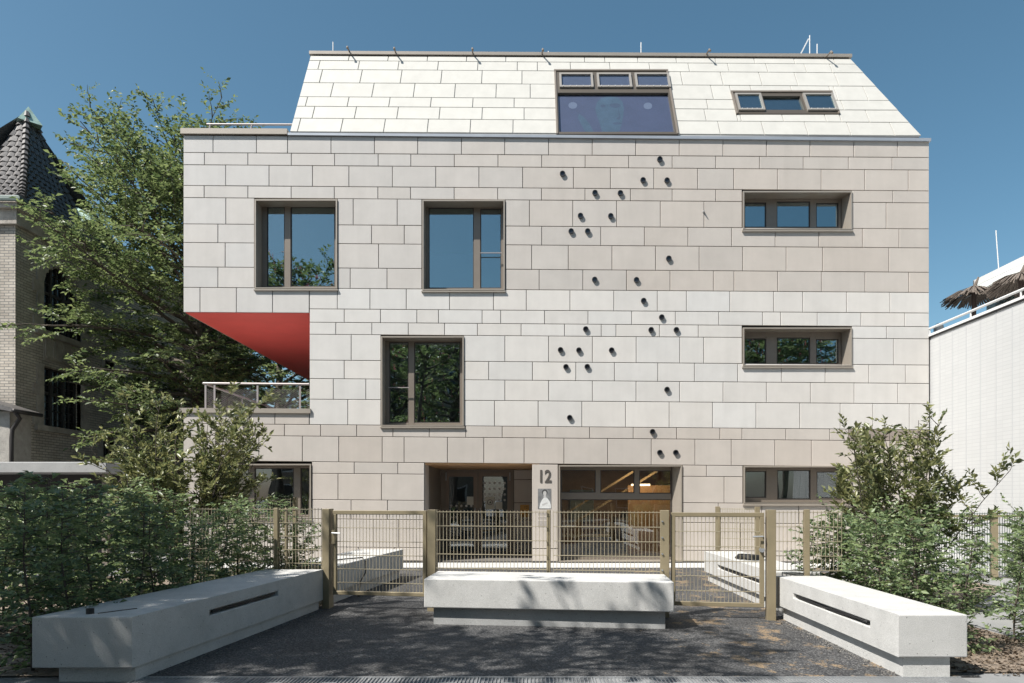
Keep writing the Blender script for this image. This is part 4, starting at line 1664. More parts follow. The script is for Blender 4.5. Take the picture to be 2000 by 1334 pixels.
G1 = gate('bronze mesh gate with a lever handle at the post beside the shaded bench', PX['a'] + 0.085, PX['b'] - 0.085, 1.435, 0.20, 'R',
          (PX['a'], fy(PX['a'])), (None, None))
G2 = gate('bronze mesh gate with a lever handle and round lock beside the sunlit bench', PX['c'] + 0.085, PX['d'] - 0.085, 1.42, 0.16, 'L',
          (None, None), (PX['d'], fy(PX['d'])))
c = Vector((PX['d'] - 0.12, fy(PX['d'] - 0.12), 0.93)) - FN * 0.04
MB().tube([c, c - FN * 0.035], 0.035, 12).build('round_lock', M_STEEL, G2)
# side runs
fenL = empty('wire_mesh_fence', (-4.5, fy(-4.5), 0), label='bronze wire mesh fence running behind the hornbeam hedge', cat='fence')
fence_post(fenL, -3.74, fy(-3.74), 1.47, 0.06, 0.06)
fence_post(fenL, -3.60, fy(-3.60) + 0.03, 1.47, 0.035, 0.05)
for k in range(1):
    xa, xb2 = -3.04 - k * 2.1, -3.04 - (k + 1) * 2.1
    wire_panel((xb2, fy(xb2)), (xa, fy(xa)), 0.06, 1.45).build('wire_panel', M_WIRE, fenL)
    if k:
        fence_post(fenL, xa, fy(xa), 1.47, 0.05, 0.05)
fenR = empty('wire_mesh_fence', (4.4, 9.36, 0), label='bronze wire mesh fence running into the leafy shrubs beside the sunlit bench', cat='fence')
fence_post(fenR, 3.83, 9.36, 1.46, 0.07, 0.07)
wire_panel((3.31, 9.42), (3.79, 9.38), 0.62, 1.42).build('wire_panel', M_WIRE, fenR)
wire_panel((3.87, 9.37), (4.3, 9.34), 0.62, 1.42).build('wire_panel', M_WIRE, fenR)
fenB = empty('wire_mesh_fence', (-5.5, 13.4, 0), label='wire mesh fence in the yard behind the tall yellowish shrub', cat='fence')
fence_post(fenB, -4.55, 13.4, 1.64, 0.07, 0.07)
fence_post(fenB, -6.9, 13.4, 1.64, 0.07, 0.07)
wire_panel((-6.85, 13.4), (-4.6, 13.4), 0.06, 1.6).build('wire_panel', M_WIRE, fenB)
fenC = empty('wire_mesh_fence', (4.2, 14.0, 0), label='pair of bronze fence posts with wire mesh behind the padlock gate by the facade', cat='fence')
fence_post(fenC, 3.93, 14.1, 1.45, 0.09, 0.09)
fence_post(fenC, 4.58, 13.6, 1.45, 0.09, 0.09)
wire_panel((3.98, 14.08), (4.54, 13.64), 0.6, 1.4).build('wire_panel', M_WIRE, fenC)
fenD = empty('wire_mesh_fence', (10.5, 13.8, 0), label='dark green wire fence with bronze posts in front of the white tiled building', cat='fence')
M_GRNW = mat('green_wire', (0.10, 0.13, 0.12), 0.5)
wire_panel((7.2, 13.8), (9.4, 13.8), 0.05, 1.31, r=0.005, rh=0.006).build('wire_panel', M_GRNW, fenD)
wire_panel((9.5, 13.8), (10.05, 13.8), 0.05, 1.31, r=0.005, rh=0.006).build('wire_panel', M_GRNW, fenD)
fence_post(fenD, 9.44, 13.8, 1.33, 0.12, 0.08)
fence_post(fenD, 7.16, 13.8, 1.33, 0.09, 0.08)
MB().bar((7.2, 13.76, 1.26), (10.05, 13.76, 1.26), 0.04, 0.05).build('top_rail', M_FENCE, fenD)

# ------------------------------------------------------------------ drain channel at the pavement edge
dc = empty('drain_channel', (0, 5.92, 0), label='steel grated drain channel along the foot of the asphalt path', cat='drain')
MB().box(-3.5, 3.9, 5.74, 6.14, -0.1, -0.03).build('channel_bed', M_BLACK, dc)
tr = MB()
tr.box(-3.5, 3.9, 5.73, 5.745, -0.1, 0.004)
tr.box(-3.5, 3.9, 6.135, 6.15, -0.1, 0.004)
tr.build('channel_edge', M_STEEL, dc)
x = -3.49
while x < 3.8:
    L_ = 1.02
    gr = MB()
    e = x + L_ - 0.012
    e = min(e, 3.88)
    gr.box(x, x + 0.012, 5.75, 6.13, -0.03, 0.002)
    gr.box(e - 0.012, e, 5.75, 6.13, -0.03, 0.002)
    gr.box(x + 0.013, e - 0.013, 5.75, 5.76, -0.03, 0.002)
    gr.box(x + 0.013, e - 0.013, 6.12, 6.13, -0.03, 0.002)
    k = x + 0.045
    while k < e - 0.03:
        gr.box(k, k + 0.007, 5.761, 6.119, -0.028, 0.001)
        k += 0.034
    gr.box(x + 0.2, x + 0.33, 5.93, 5.955, -0.01, 0.003)
    gr.box(e - 0.33, e - 0.2, 5.93, 5.955, -0.01, 0.003)
    gr.build('grate', M_STEEL, dc)
    x += L_

# ------------------------------------------------------------------ old brick building on the left
M_BRICK = brick_mat('yellow_brick', (0.47, 0.42, 0.355), (0.36, 0.315, 0.26), (0.18, 0.17, 0.16), 0.26, 0.083, 'BOTH', 0.011, 0.5)
M_STONE = mat('weathered_sandstone', (0.34, 0.305, 0.265), 0.9, 0, 0.3, 2.5, 0.4, 20)
M_TILE = mat('dark_clay_tile', (0.095, 0.088, 0.085), 0.55, 0, 0.35, 9)
M_COPPER = mat('verdigris_copper', (0.30, 0.42, 0.37), 0.7, 0.1, 0.3, 6)
M_LEAD = mat('leaded_glass', (0.018, 0.02, 0.022), 0.12, 0, 0.3, 5)
M_LBAR = mat('window_bar', (0.045, 0.04, 0.038), 0.7)
OLD = empty('old_brick_building', (-17, 22.7, 0), label='old yellow brick building with leaded windows and steep dark tiled roof', cat='building')
WX = -15.0


def wz(x, y):
    """photo pixel on the side wall plane X=WX -> (Y, z)"""
    Y = WX * FPX / (x - CX)
    return Y, EYE + (CY - y) * Y / FPX


EZ = 10.25
# wall with recessed window openings: build as grid around holes on the side wall
win = [(21.15, 22.92, 6.85, 9.05, 'arch'), (21.15, 22.92, 3.88, 5.75, 'rect'), (24.2, 24.75, 5.75, 6.55, 'rect'), (24.1, 24.75, 3.1, 4.0, 'arch'), (25.9, 26.5, 5.75, 6.6, 'rect')]
ow = MB()
Y0w, Y1w = 20.0, 36.0
ys = sorted({Y0w, Y1w, *[w[0] for w in win], *[w[1] for w in win]})
zz = sorted({0.0, EZ, *[w[2] for w in win], *[w[3] for w in win]})
for a_, b_ in zip(ys[:-1], ys[1:]):
    for c, d in zip(zz[:-1], zz[1:]):
        if not any(w[0] <= a_ and b_ <= w[1] and w[2] <= c and d <= w[3] for w in win):
            ow.box(WX - 0.35, WX, a_, b_, c, d)
ow.box(-18.6, WX - 0.351, 20.0, 20.35, 0, EZ)
ow.build('brick_wall', M_BRICK, OLD)
MB().box(-18.6, WX - 0.36, 20.4, 36, 0, EZ).build('inner_core', M_LEAD, OLD)
# plinth, cornice, frieze
cn = MB()
cn.box(-18.7, WX + 0.12, 19.88, 19.999, EZ - 0.62, EZ - 0.06)
cn.box(WX + 0.001, WX + 0.12, 20.0, 36, EZ - 0.62, EZ - 0.06)
cn.box(-18.7, WX + 0.22, 19.76, 19.879, EZ - 0.2, EZ)
cn.box(WX + 0.121, WX + 0.22, 19.88, 36, EZ - 0.2, EZ)
cn.build('cornice', M_STONE, OLD)
gu = MB()
gu.tube([(-18.8, 19.68, EZ + 0.03), (WX + 0.3, 19.68, EZ + 0.03), (WX + 0.3, 36, EZ + 0.03)], 0.085, 8)
gu.build('gutter', mat('dark_green_copper', (0.09, 0.12, 0.11), 0.6, 0.2), OLD)
for (a_, b_, c, d, kind) in win:
    w_ = b_ - a_
    big_ = w_ > 1
    sx = 0.30 if big_ else 0.16
    sur = MB()
    # stone surround in long-and-short work
    nb_ = 6 if big_ else 3
    for k in range(nb_):
        ex = 0.16 if k % 3 == 0 else 0.0
        za, zb2 = c + (d - c) * k / nb_, c + (d - c) * (k + 1) / nb_ - 0.006
        sur.box(WX - 0.12, WX + 0.035, a_ - sx - ex, a_, za, zb2)
        sur.box(WX - 0.12, WX + 0.035, b_, b_ + sx + ex, za, zb2)
    sur.box(WX - 0.14, WX + 0.11, a_ - sx - 0.08, b_ + sx + 0.08, c - 0.17, c - 0.001)
    o = sur.build('window_surround', M_STONE, OLD)
    if kind == 'arch':
        nseg = 9
        cy_ = (a_ + b_) / 2
        R_ = w_ / 2
        ar = MB()
        for k in range(nseg):
            t0, t1 = math.pi * k / nseg + 0.006, math.pi * (k + 1) / nseg - 0.006
            zc = d - (R_ if not big_ else R_ * 0.8)
            sc = 1 if not big_ else 0.8
            rr0, rr1 = R_, R_ + sx
            pt = lambda r, t: (cy_ - r * math.cos(t), zc + r * math.sin(t) * sc)
            q = [pt(rr0, t0), pt(rr0, t1), pt(rr1, t1), pt(rr1, t0)]
            ar.quadprism([(WX + 0.04, p[0], p[1]) for p in q], [(WX - 0.12, p[0], p[1]) for p in q])
            # spandrel fill between arch and square head
        ar.build('arch_stone', M_STONE, o)
        fl = MB()
        for k in range(12):
            t0, t1 = math.pi * k / 12, math.pi * (k + 1) / 12
            ya_, yb_ = cy_ - R_ * math.cos(t0), cy_ - R_ * math.cos(t1)
            zc = d - R_ * (0.8 if big_ else 1)
            zt_ = zc + R_ * (0.8 if big_ else 1) * min(math.sin(t0), math.sin(t1))
            if d - zt_ > 0.01:
                fl.box(WX - 0.3, WX - 0.001, ya_, yb_, zt_, d)
        fl.build('arch_spandrel', M_STONE, o)
    gl = MB().box(WX - 0.26, WX - 0.24, a_, b_, c, d).build('leaded_pane', M_LEAD, o)
    bars = MB()
    ny, nz = (6, 7) if big_ else (3, 4)
    for k in range(ny + 1):
        t_ = 0.045 if (k % 2 == 0) else 0.018
        yy = a_ + w_ * k / ny
        bars.box(WX - 0.239, WX - 0.19 + (0.03 if k % 2 == 0 else 0), max(a_, yy - t_), min(b_, yy + t_), c, d)
    for k in range(nz + 1):
        t_ = 0.05 if k in (0, nz, 4) else 0.012
        z_ = c + (d - c) * k / nz
        bars.box(WX - 0.238, WX - 0.2, a_, b_, max(c, z_ - t_), min(d, z_ + t_))
    bars.build('glazing_bars', M_LBAR, o)
# apron panel between the two tall windows
ap = MB()
ap.box(WX - 0.1, WX + 0.02, 21.15, 22.92, 5.92, 6.67)
apo = ap.build('stone_apron', M_STONE, OLD)
for k in range(4):
    y_ = 21.2 + k * 0.43
    a2 = MB()
    a2.box(WX + 0.02, WX + 0.05, y_, y_ + 0.05, 6.05, 6.6)
    a2.box(WX + 0.02, WX + 0.05, y_ + 0.36, y_ + 0.41, 6.05, 6.6)
    a2.box(WX + 0.02, WX + 0.06, y_ + 0.051, y_ + 0.359, 6.0, 6.06)
    a2.build('apron_moulding', M_STONE, apo)

# steep bell-cast roof made of overlapping tiles
AP = Vector((-16.7, 22.75, 14.45))
E0 = Vector((WX + 0.22, 19.78, EZ + 0.02))
E1 = Vector((WX + 0.22, 25.7, EZ + 0.02))
E0L = Vector((-18.7, 19.78, EZ + 0.02))
APL = Vector((-16.8, 22.75, 14.45))


def bell(t):
    """0 eave .. 1 apex -> (inward fraction, height fraction): kicked eaves, steep above"""
    return (t ** 0.6) * 0.78 + 0.22 * t, t ** 1.45 * 0.93 + 0.07 * t


def roof_face(A, B, TA, TB, nrow, tw):
    """tiles between eave A-B and top TA-TB"""
    mb = MB()
    under = MB()
    H = TA.z - A.z
    rows = []
    for r in range(nrow + 1):
        i_, h_ = bell(r / nrow)
        pa = A.lerp(TA, i_)
        pb = B.lerp(TB, i_)
        pa = Vector((pa.x, pa.y, A.z + H * h_))
        pb = Vector((pb.x, pb.y, A.z + H * h_))
        rows.append((pa, pb))
    for r in range(nrow):
        (a, b), (c, d) = rows[r], rows[r + 1]
        under.quad(a, b, d, c)
        L = (b - a).length
        if L < 0.1:
            continue
        up = ((c + d) / 2 - (a + b) / 2)
        nrm = (b - a).cross(up).normalized()
        n_ = max(1, int(L / tw))
        for k in range(n_):
            t0 = (k + 0.04 + (0.5 if r % 2 else 0) - 0.25) / n_
            t1 = t0 + 0.92 / n_
            t0, t1 = max(0, t0), min(1, t1)
            if t1 - t0 < 0.01:
                continue
            p0, p1 = a.lerp(b, t0), a.lerp(b, t1)
            q0, q1 = c.lerp(d, t0), c.lerp(d, t1)
            mid0, mid1 = p0.lerp(p1, 0.5), q0.lerp(q1, 0.5)
            o1 = nrm * 0.035
            v0 = len(mb.v)
            mb.v += [tuple(p0 + nrm * 0.03), tuple(mid0 + nrm * 0.075), tuple(p1 + nrm * 0.03), tuple(q1 + nrm * 0.012), tuple(mid1 + nrm * 0.045),
                     tuple(q0 + nrm * 0.012), tuple(p0), tuple(p1)]
            mb.f += [(v0, v0 + 1, v0 + 4, v0 + 5), (v0 + 1, v0 + 2, v0 + 3, v0 + 4), (v0 + 6, v0 + 7, v0 + 2, v0 + 1, v0)]
    return mb, under, rows


rf = MB()
ridge_pts = []
for (A, B, TA, TB) in ((E0, E1, AP, AP + Vector((0, 0.25, 0))), (E0L, E0, APL, AP)):
    mb, un, rows = roof_face(A, B, TA, TB, 24, 0.24)
    rf.v, base = rf.v, len(rf.v)
    rf.f += [tuple(i + base for i in f) for f in mb.f]
    rf.v += mb.v
    if B is E1:
        hipF = [p[0] for p in rows]
        hipB_ = [p[1] for p in rows]
    u = un.build('roof_underlay', M_TILE, OLD)
ro = rf.build('roof_tiles', M_TILE, OLD)
tag(ro, kind='stuff')
for hp in (hipF, hipB_):
    hm = MB()
    for a_, b_ in zip(hp[:-1], hp[1:]):
        hm.tube([a_ + Vector((0.03, 0, 0.05)), a_.lerp(b_, 1.08) + Vector((0.02, 0, 0.02))], [0.12, 0.08], 7)
    hm.build('hip_tiles', M_TILE, OLD)['kind'] = 'stuff'
rbk = MB()
rbk.quad(E1, Vector((-18.7, 25.7, EZ)), APL, AP)
rbk.quad(Vector((-18.7, 25.7, EZ)), E0L, APL, APL + Vector((0, 0.1, 0)))
rbk.build('roof_rear', M_TILE, OLD)
fin = MB()
fin.tube([AP + Vector((0, 0.1, -0.35)), AP + Vector((0, 0.1, 0.02)), AP + Vector((0, 0.1, 0.3))], [0.48, 0.2, 0.0], 4)
fin.build('copper_finial', M_COPPER, OLD)
dm = MB()
dm.tube([Vector((-15.2, 23.0, 11.4)), Vector((-14.85, 23.05, 11.05)), Vector((-14.8, 23.05, 10.9))], [0.05, 0.22, 0.26], 8)
dm.build('copper_vent', M_COPPER, OLD)
# lower rear roof
lr = MB()
mb, un, _ = roof_face(Vector((-14.7, 25.9, EZ)), Vector((-14.7, 36, EZ)), Vector((-18, 25.9, EZ + 2.3)), Vector((-18, 36, EZ + 2.3)), 12, 0.3)
mb.build('roof_tiles', M_TILE, OLD)['kind'] = 'stuff'
un.build('roof_underlay', M_TILE, OLD)

# rendered annex at the far left and flat concrete canopy
M_REND = mat('rough_render', (0.36, 0.335, 0.30), 0.95, 0, 0.2, 4, 0.7, 45)
AN = empty('rendered_annex', (-15, 18.5, 0), label='small rendered annex with dark roof and black downpipe against the brick building', cat='building')
MB().box(-19, -14.52, 19.15, 19.98, 0, 4.06).build('rendered_wall', M_REND, AN)
ra = MB()
prof_ = [(-19, 5.3), (-15.2, 4.42), (-14.25, 4.12), (-14.25, 4.02), (-15.2, 4.2), (-19, 4.9)]
ra.quadprism([(x, 18.9, z) for x, z in prof_], [(x, 19.985, z) for x, z in prof_])
ra.build('slate_roof', M_TILE, AN)
dpm = MB()
dpm.tube([(-14.2, 18.95, 4.0), (-14.2, 19.1, 3.86), (-14.42, 19.12, 3.55), (-14.45, 19.12, 3.3), (-14.45, 19.12, 0)], 0.055, 8)
dpm.tube([(-14.2, 18.85, 4.05), (-14.2, 19.95, 4.05)], 0.06, 8)
dpm.build('downpipe', mat('dark_metal_pipe', (0.04, 0.035, 0.033), 0.5, 0.3), AN, True)
CAN = empty('concrete_canopy', (-12.5, 15.5, 0), label='flat grey concrete canopy in front of the old brick building', cat='canopy')
bevel(MB().box(-18, -9.25, 15.0, 16.2, 2.18, 2.42).build('canopy_slab', M_CONC2, CAN), 0.015, 1)
MB().box(-18, -9.45, 16.0, 16.15, 0, 2.179).build('back_wall', mat('dark_board', (0.03, 0.028, 0.028), 0.8), CAN)
for x in (-17.5, -13.5, -9.6):
    MB().box(x, x + 0.12, 15.4, 15.52, 0, 2.179).build('canopy_post', M_BRONZE, CAN)

# ------------------------------------------------------------------ white tiled building on the right
M_WTILE = brick_mat('white_wall_tile', (0.485, 0.487, 0.482), (0.465, 0.468, 0.465), (0.415, 0.418, 0.42), 0.25, 0.082, 'YZ', 0.006, 0.3, 0.35, 0.03)
WB = empty('white_tiled_building', (16, 20, 0), label='white tiled flat-roofed building with rooftop terrace beside the school', cat='building')
K = 10.1 / 12.5
kz = lambda z: EYE + (z - EYE) * K
WXR = 10.1
zr0 = kz(6.6)
MB().box(WXR, 24, 9.0, 34, 0, zr0).build('tiled_wall', M_WTILE, WB)
js = MB()
y_ = 9.2
while y_ < 22:
    js.box(WXR - 0.006, WXR, y_, y_ + 0.014, 0, zr0 - 0.01)
    y_ += 0.5
js.build('wall_joint', mat('joint_grey', (0.41, 0.415, 0.42), 0.6), WB)['kind'] = 'stuff'
MB().box(WXR - 0.03, 24, 8.95, 34, zr0 + 0.001, zr0 + 0.03).build('shadow_gap', M_TUBE, WB)
MB().box(WXR - 0.05, 24, 8.9, 34, zr0 + 0.031, zr0 + 0.09).build('roof_coping', M_WHITE, WB)
RW = MB().tube([(WXR - 0.02, 9, zr0 + 0.23), (WXR - 0.02, 25, zr0 + 0.23)], 0.03, 8).build('roof_rail', M_WHITE, WB)
y_ = 9.2
while y_ < 24:
    MB().bar((WXR - 0.02, y_, zr0 + 0.09), (WXR - 0.02, y_, zr0 + 0.21), 0.025, 0.025, (0, 1, 0)).build('rail_stub', M_WHITE, RW)
    y_ += 1.58
zp = kz(8.62)
MB().box(15.2 * K, 23, 9.5, 22.6 * K, zr0 + 0.1, zp).build('penthouse_wall', mat('penthouse_grey', (0.45, 0.46, 0.46), 0.7), WB)
MB().box(14.95 * K, 23.2, 9.3, 22.9 * K, zp + 0.07, zp + 0.25).build('penthouse_fascia', M_WHITE, WB)
aw = MB()
xa, xb2, ya, yb = 14.94 * K, 14.25 * K, 9.5, 22.7 * K
aw.quadprism([(xa, ya, zp + 0.06), (xa, yb, zp + 0.06), (xb2, yb, zp - 0.36), (xb2, ya, zp - 0.36)],
             [(xa, ya, zp + 0.02), (xa, yb, zp + 0.02), (xb2, yb, zp - 0.40), (xb2, ya, zp - 0.40)])
aw.build('awning', mat('awning_grey', (0.42, 0.44, 0.42), 0.7, 0, 0.1, 2), WB)
for k in range(4):
    MB().box(15.2 * K - 0.03, 15.2 * K - 0.001, 10 + k * 2.2, 11.6 + k * 2.2, zr0 + 0.3, zp - 0.2).build('penthouse_window', M_GLASS, WB)
MB().tube([(15.2 * K, 22.0 * K, zp + 0.2), (15.1 * K, 22.0 * K, kz(EYE + (CY - 450) * 22 / FPX))], 0.013, 6).build('antenna', M_WHITE, WB)
vt = P(1833, 640, 17.8)
MB().tube([(vt.x, 17.8, zr0 + 0.09), (vt.x, 17.8, vt.z + 0.04), (vt.x, 17.8, vt.z + 0.11)], [0.10, 0.12, 0.03], 10).build('roof_vent', M_STEEL, WB)
M_THATCH = mat('dry_thatch', (0.12, 0.097, 0.08), 0.95, 0, 0.5, 25)


def parasol(label, cx, cy, ztop, rad, seed):
    e = empty('thatched_parasol', (cx, cy, zr0 + 0.1), label=label, cat='parasol', group=None)
    MB().tube([(cx, cy, zr0 + 0.1), (cx, cy, ztop - 0.1)], 0.055, 8).build('pole', mat('dark_pole', (0.05, 0.035, 0.03), 0.7), e)
    MB().tube([(cx, cy, zr0 + 0.1), (cx, cy, zr0 + 0.2)], [0.35, 0.3], 12).build('foot', M_TUBE, e)
    rg = random.Random(seed)
    th = MB()
    n_ = 150
    for k in range(n_):
        a_ = 2 * math.pi * k / n_ + rg.uniform(-0.03, 0.03)
        R_ = rad * rg.uniform(0.85, 1.08)
        drop = rg.uniform(0.40, 0.50) * rad
        w_ = 0.024
        d = Vector((math.cos(a_), math.sin(a_), 0))
        s_ = Vector((-d.y, d.x, 0))
        c0 = Vector((cx, cy, ztop + rg.uniform(-0.04, 0.05)))
        m_ = c0 + d * R_ * 0.55 + Vector((0, 0, -drop * 0.42))
        t_ = c0 + d * R_ + Vector((0, 0, -drop))
        th.quadprism([c0 - s_ * 0.012, c0 + s_ * 0.012, m_ + s_ * w_, m_ - s_ * w_], [p_ - Vector((0, 0, 0.014)) for p_ in (c0 - s_ * 0.012, c0 + s_ * 0.012, m_ + s_ * w_, m_ - s_ * w_)])
        th.quadprism([m_ - s_ * w_, m_ + s_ * w_, t_ + s_ * w_ * 0.5, t_ - s_ * w_ * 0.5], [p_ - Vector((0, 0, 0.014)) for p_ in (m_ - s_ * w_, m_ + s_ * w_, t_ + s_ * w_ * 0.5, t_ - s_ * w_ * 0.5)])
    th.build('thatch', M_THATCH, e)['kind'] = 'stuff'
    tp = MB()
    tp.tube([(cx, cy, ztop - 0.03), (cx + 0.04, cy, ztop + 0.06), (cx + 0.12, cy, ztop + 0.26)], [0.06, 0.04, 0.02], 7)
    tp.build('thatch_top', M_THATCH, e)
    return e


pc = P(1902, 567, 17.6)
parasol('weathered thatched parasol near the railing end of the white roof terrace', pc.x, 17.6, pc.z + 0.08, 0.72, 3)
pc = P(1994, 537, 15.5)
parasol('thatched parasol standing under the penthouse awning on the white roof', pc.x, 15.5, pc.z + 0.04, 0.72, 5)

# ------------------------------------------------------------------ offscreen houses across the street: mirrored in the glass, raised to block sky light
M_OPP = mat('opposite_render', (0.26, 0.22, 0.18), 0.9, 0, 0.15, 1)
for hx, wd_, hh, lab in ((-13, 17, 14.0, 'out-of-view brown rendered house across the street with a tiled roof, raised to block sky light'), (6.5, 18, 15.5, 'out-of-view taller brown house across the street with a tiled roof, raised to block sky light')):
    OH = empty('offscreen_opposite_house', (hx, -24, 0), label=lab, cat='building')
    MB().box(hx - wd_ / 2, hx + wd_ / 2, -32, -22, 0, hh).build('rendered_wall', M_OPP, OH)
    rm = MB()
    rm.quadprism([(hx - wd_ / 2 - 0.4, -21.5, hh), (hx + wd_ / 2 + 0.4, -21.5, hh), (hx + wd_ / 2 - 1, -27, hh + 4), (hx - wd_ / 2 + 1, -27, hh + 4)],
                 [(hx - wd_ / 2 - 0.4, -32.5, hh), (hx + wd_ / 2 + 0.4, -32.5, hh), (hx + wd_ / 2 - 1, -27.1, hh + 4), (hx - wd_ / 2 + 1, -27.1, hh + 4)])
    rm.build('tiled_roof', M_TILE, OH)
    for fl in range(4):
        for k in range(6):
            xx = hx - wd_ / 2 + 1.4 + k * (wd_ - 2.8) / 5
            wv = MB().box(xx - 0.55, xx + 0.55, -21.999, -21.93, 1.0 + fl * 3.1, 2.7 + fl * 3.1).build('window', M_WHITE, OH)
            MB().box(xx - 0.46, xx + 0.46, -21.929, -21.92, 1.1 + fl * 3.1, 2.6 + fl * 3.1).build('pane', M_LEAD, wv)

# ------------------------------------------------------------------ plants
def leaf_object(name, Ps, Ds, Ns, Ls, Ws, m, parent, fold=0.25):
    """Ps base points, Ds leaf direction, Ns normal, lengths, widths (numpy)"""
    n_ = len(Ps)
    Ds = Ds / np.linalg.norm(Ds, axis=1, keepdims=True)
    Sd = np.cross(Ds, Ns)
    Sd /= np.maximum(1e-6, np.linalg.norm(Sd, axis=1, keepdims=True))
    Nn = np.cross(Sd, Ds)
    L = Ls[:, None]
    Wd = Ws[:, None]
    mid = Ps + Ds * L * 0.48
    v = np.empty((n_, 4, 3), np.float32)
    v[:, 0] = Ps
    v[:, 1] = mid + Sd * Wd * 0.5 + Nn * Wd * fold
    v[:, 2] = Ps + Ds * L - Nn * L * 0.12
    v[:, 3] = mid - Sd * Wd * 0.5 + Nn * Wd * fold
    idx = np.arange(n_, dtype=np.int32)[:, None] * 4
    tri = np.concatenate([idx + np.array([[0, 1, 2]]), idx + np.array([[0, 2, 3]])], axis=1).reshape(-1).astype(np.int32)
    me = bpy.data.meshes.new(name)
    me.vertices.add(n_ * 4)
    me.vertices.foreach_set('co', v.reshape(-1))
    nt = n_ * 2
    me.loops.add(nt * 3)
    me.loops.foreach_set('vertex_index', tri)
    me.polygons.add(nt)
    me.polygons.foreach_set('loop_start', np.arange(nt, dtype=np.int32) * 3)
    me.polygons.foreach_set('loop_total', np.full(nt, 3, np.int32))
    me.update(calc_edges=True)
    me.materials.append(m)
    o = bpy.data.objects.new(name, me)
    link(o, parent)
    return o


def unit(v):
    return v / max(1e-9, np.linalg.norm(v))


def rvec(g):
    return unit(g.normal(size=3))


def grow(g, p, d, L, nseg, wob, trop=0.0):
    pts = [p.copy()]
    d = unit(d)
    for k in range(nseg):
        d = unit(d + g.normal(size=3) * wob + np.array([0, 0, trop]))
        p = p + d * L / nseg
        pts.append(p.copy())
    return np.array(pts)


def along(pts, t):
    x = t * (len(pts) - 1)
    i = min(int(x), len(pts) - 2)
    f = x - i
    return pts[i] * (1 - f) + pts[i + 1] * f, unit(pts[i + 1] - pts[i])


UPV = np.array([0, 0, 1.0])


def twig_leaves(g, twigs, lpt, size, asp, upb=0.8, spread=0.9, droop=0.1):
    """twigs (n,6): start, end -> leaf arrays, alternate on both sides, blades facing roughly up"""
    T = np.array(twigs)
    n_ = len(T)
    A, B = T[:, :3], T[:, 3:]
    D = B - A
    Ln = np.linalg.norm(D, axis=1, keepdims=True)
    D = D / np.maximum(Ln, 1e-6)
    out = []
    for k in range(lpt):
        t = (k + 0.6 + g.uniform(-0.3, 0.3, size=(n_, 1))) / lpt
        pos = A + (B - A) * t
        side = np.cross(D, UPV)
        side /= np.maximum(1e-6, np.linalg.norm(side, axis=1, keepdims=True))
        sg = 1 if k % 2 else -1
        dirv = D * (0.55 if k < lpt - 1 else 2.0) + side * sg * spread + g.normal(size=(n_, 3)) * 0.28 - UPV * droop
        nor = UPV * upb + g.normal(size=(n_, 3)) * 0.38
        ls = size * g.uniform(0.5, 1.3, size=n_)
        out.append((pos, dirv, nor, ls))
    Ps = np.concatenate([o[0] for o in out])
    Ds = np.concatenate([o[1] for o in out])
    Ns = np.concatenate([o[2] for o in out])
    Ls = np.concatenate([o[3] for o in out])
    return Ps, Ds, Ns, Ls, Ls * asp


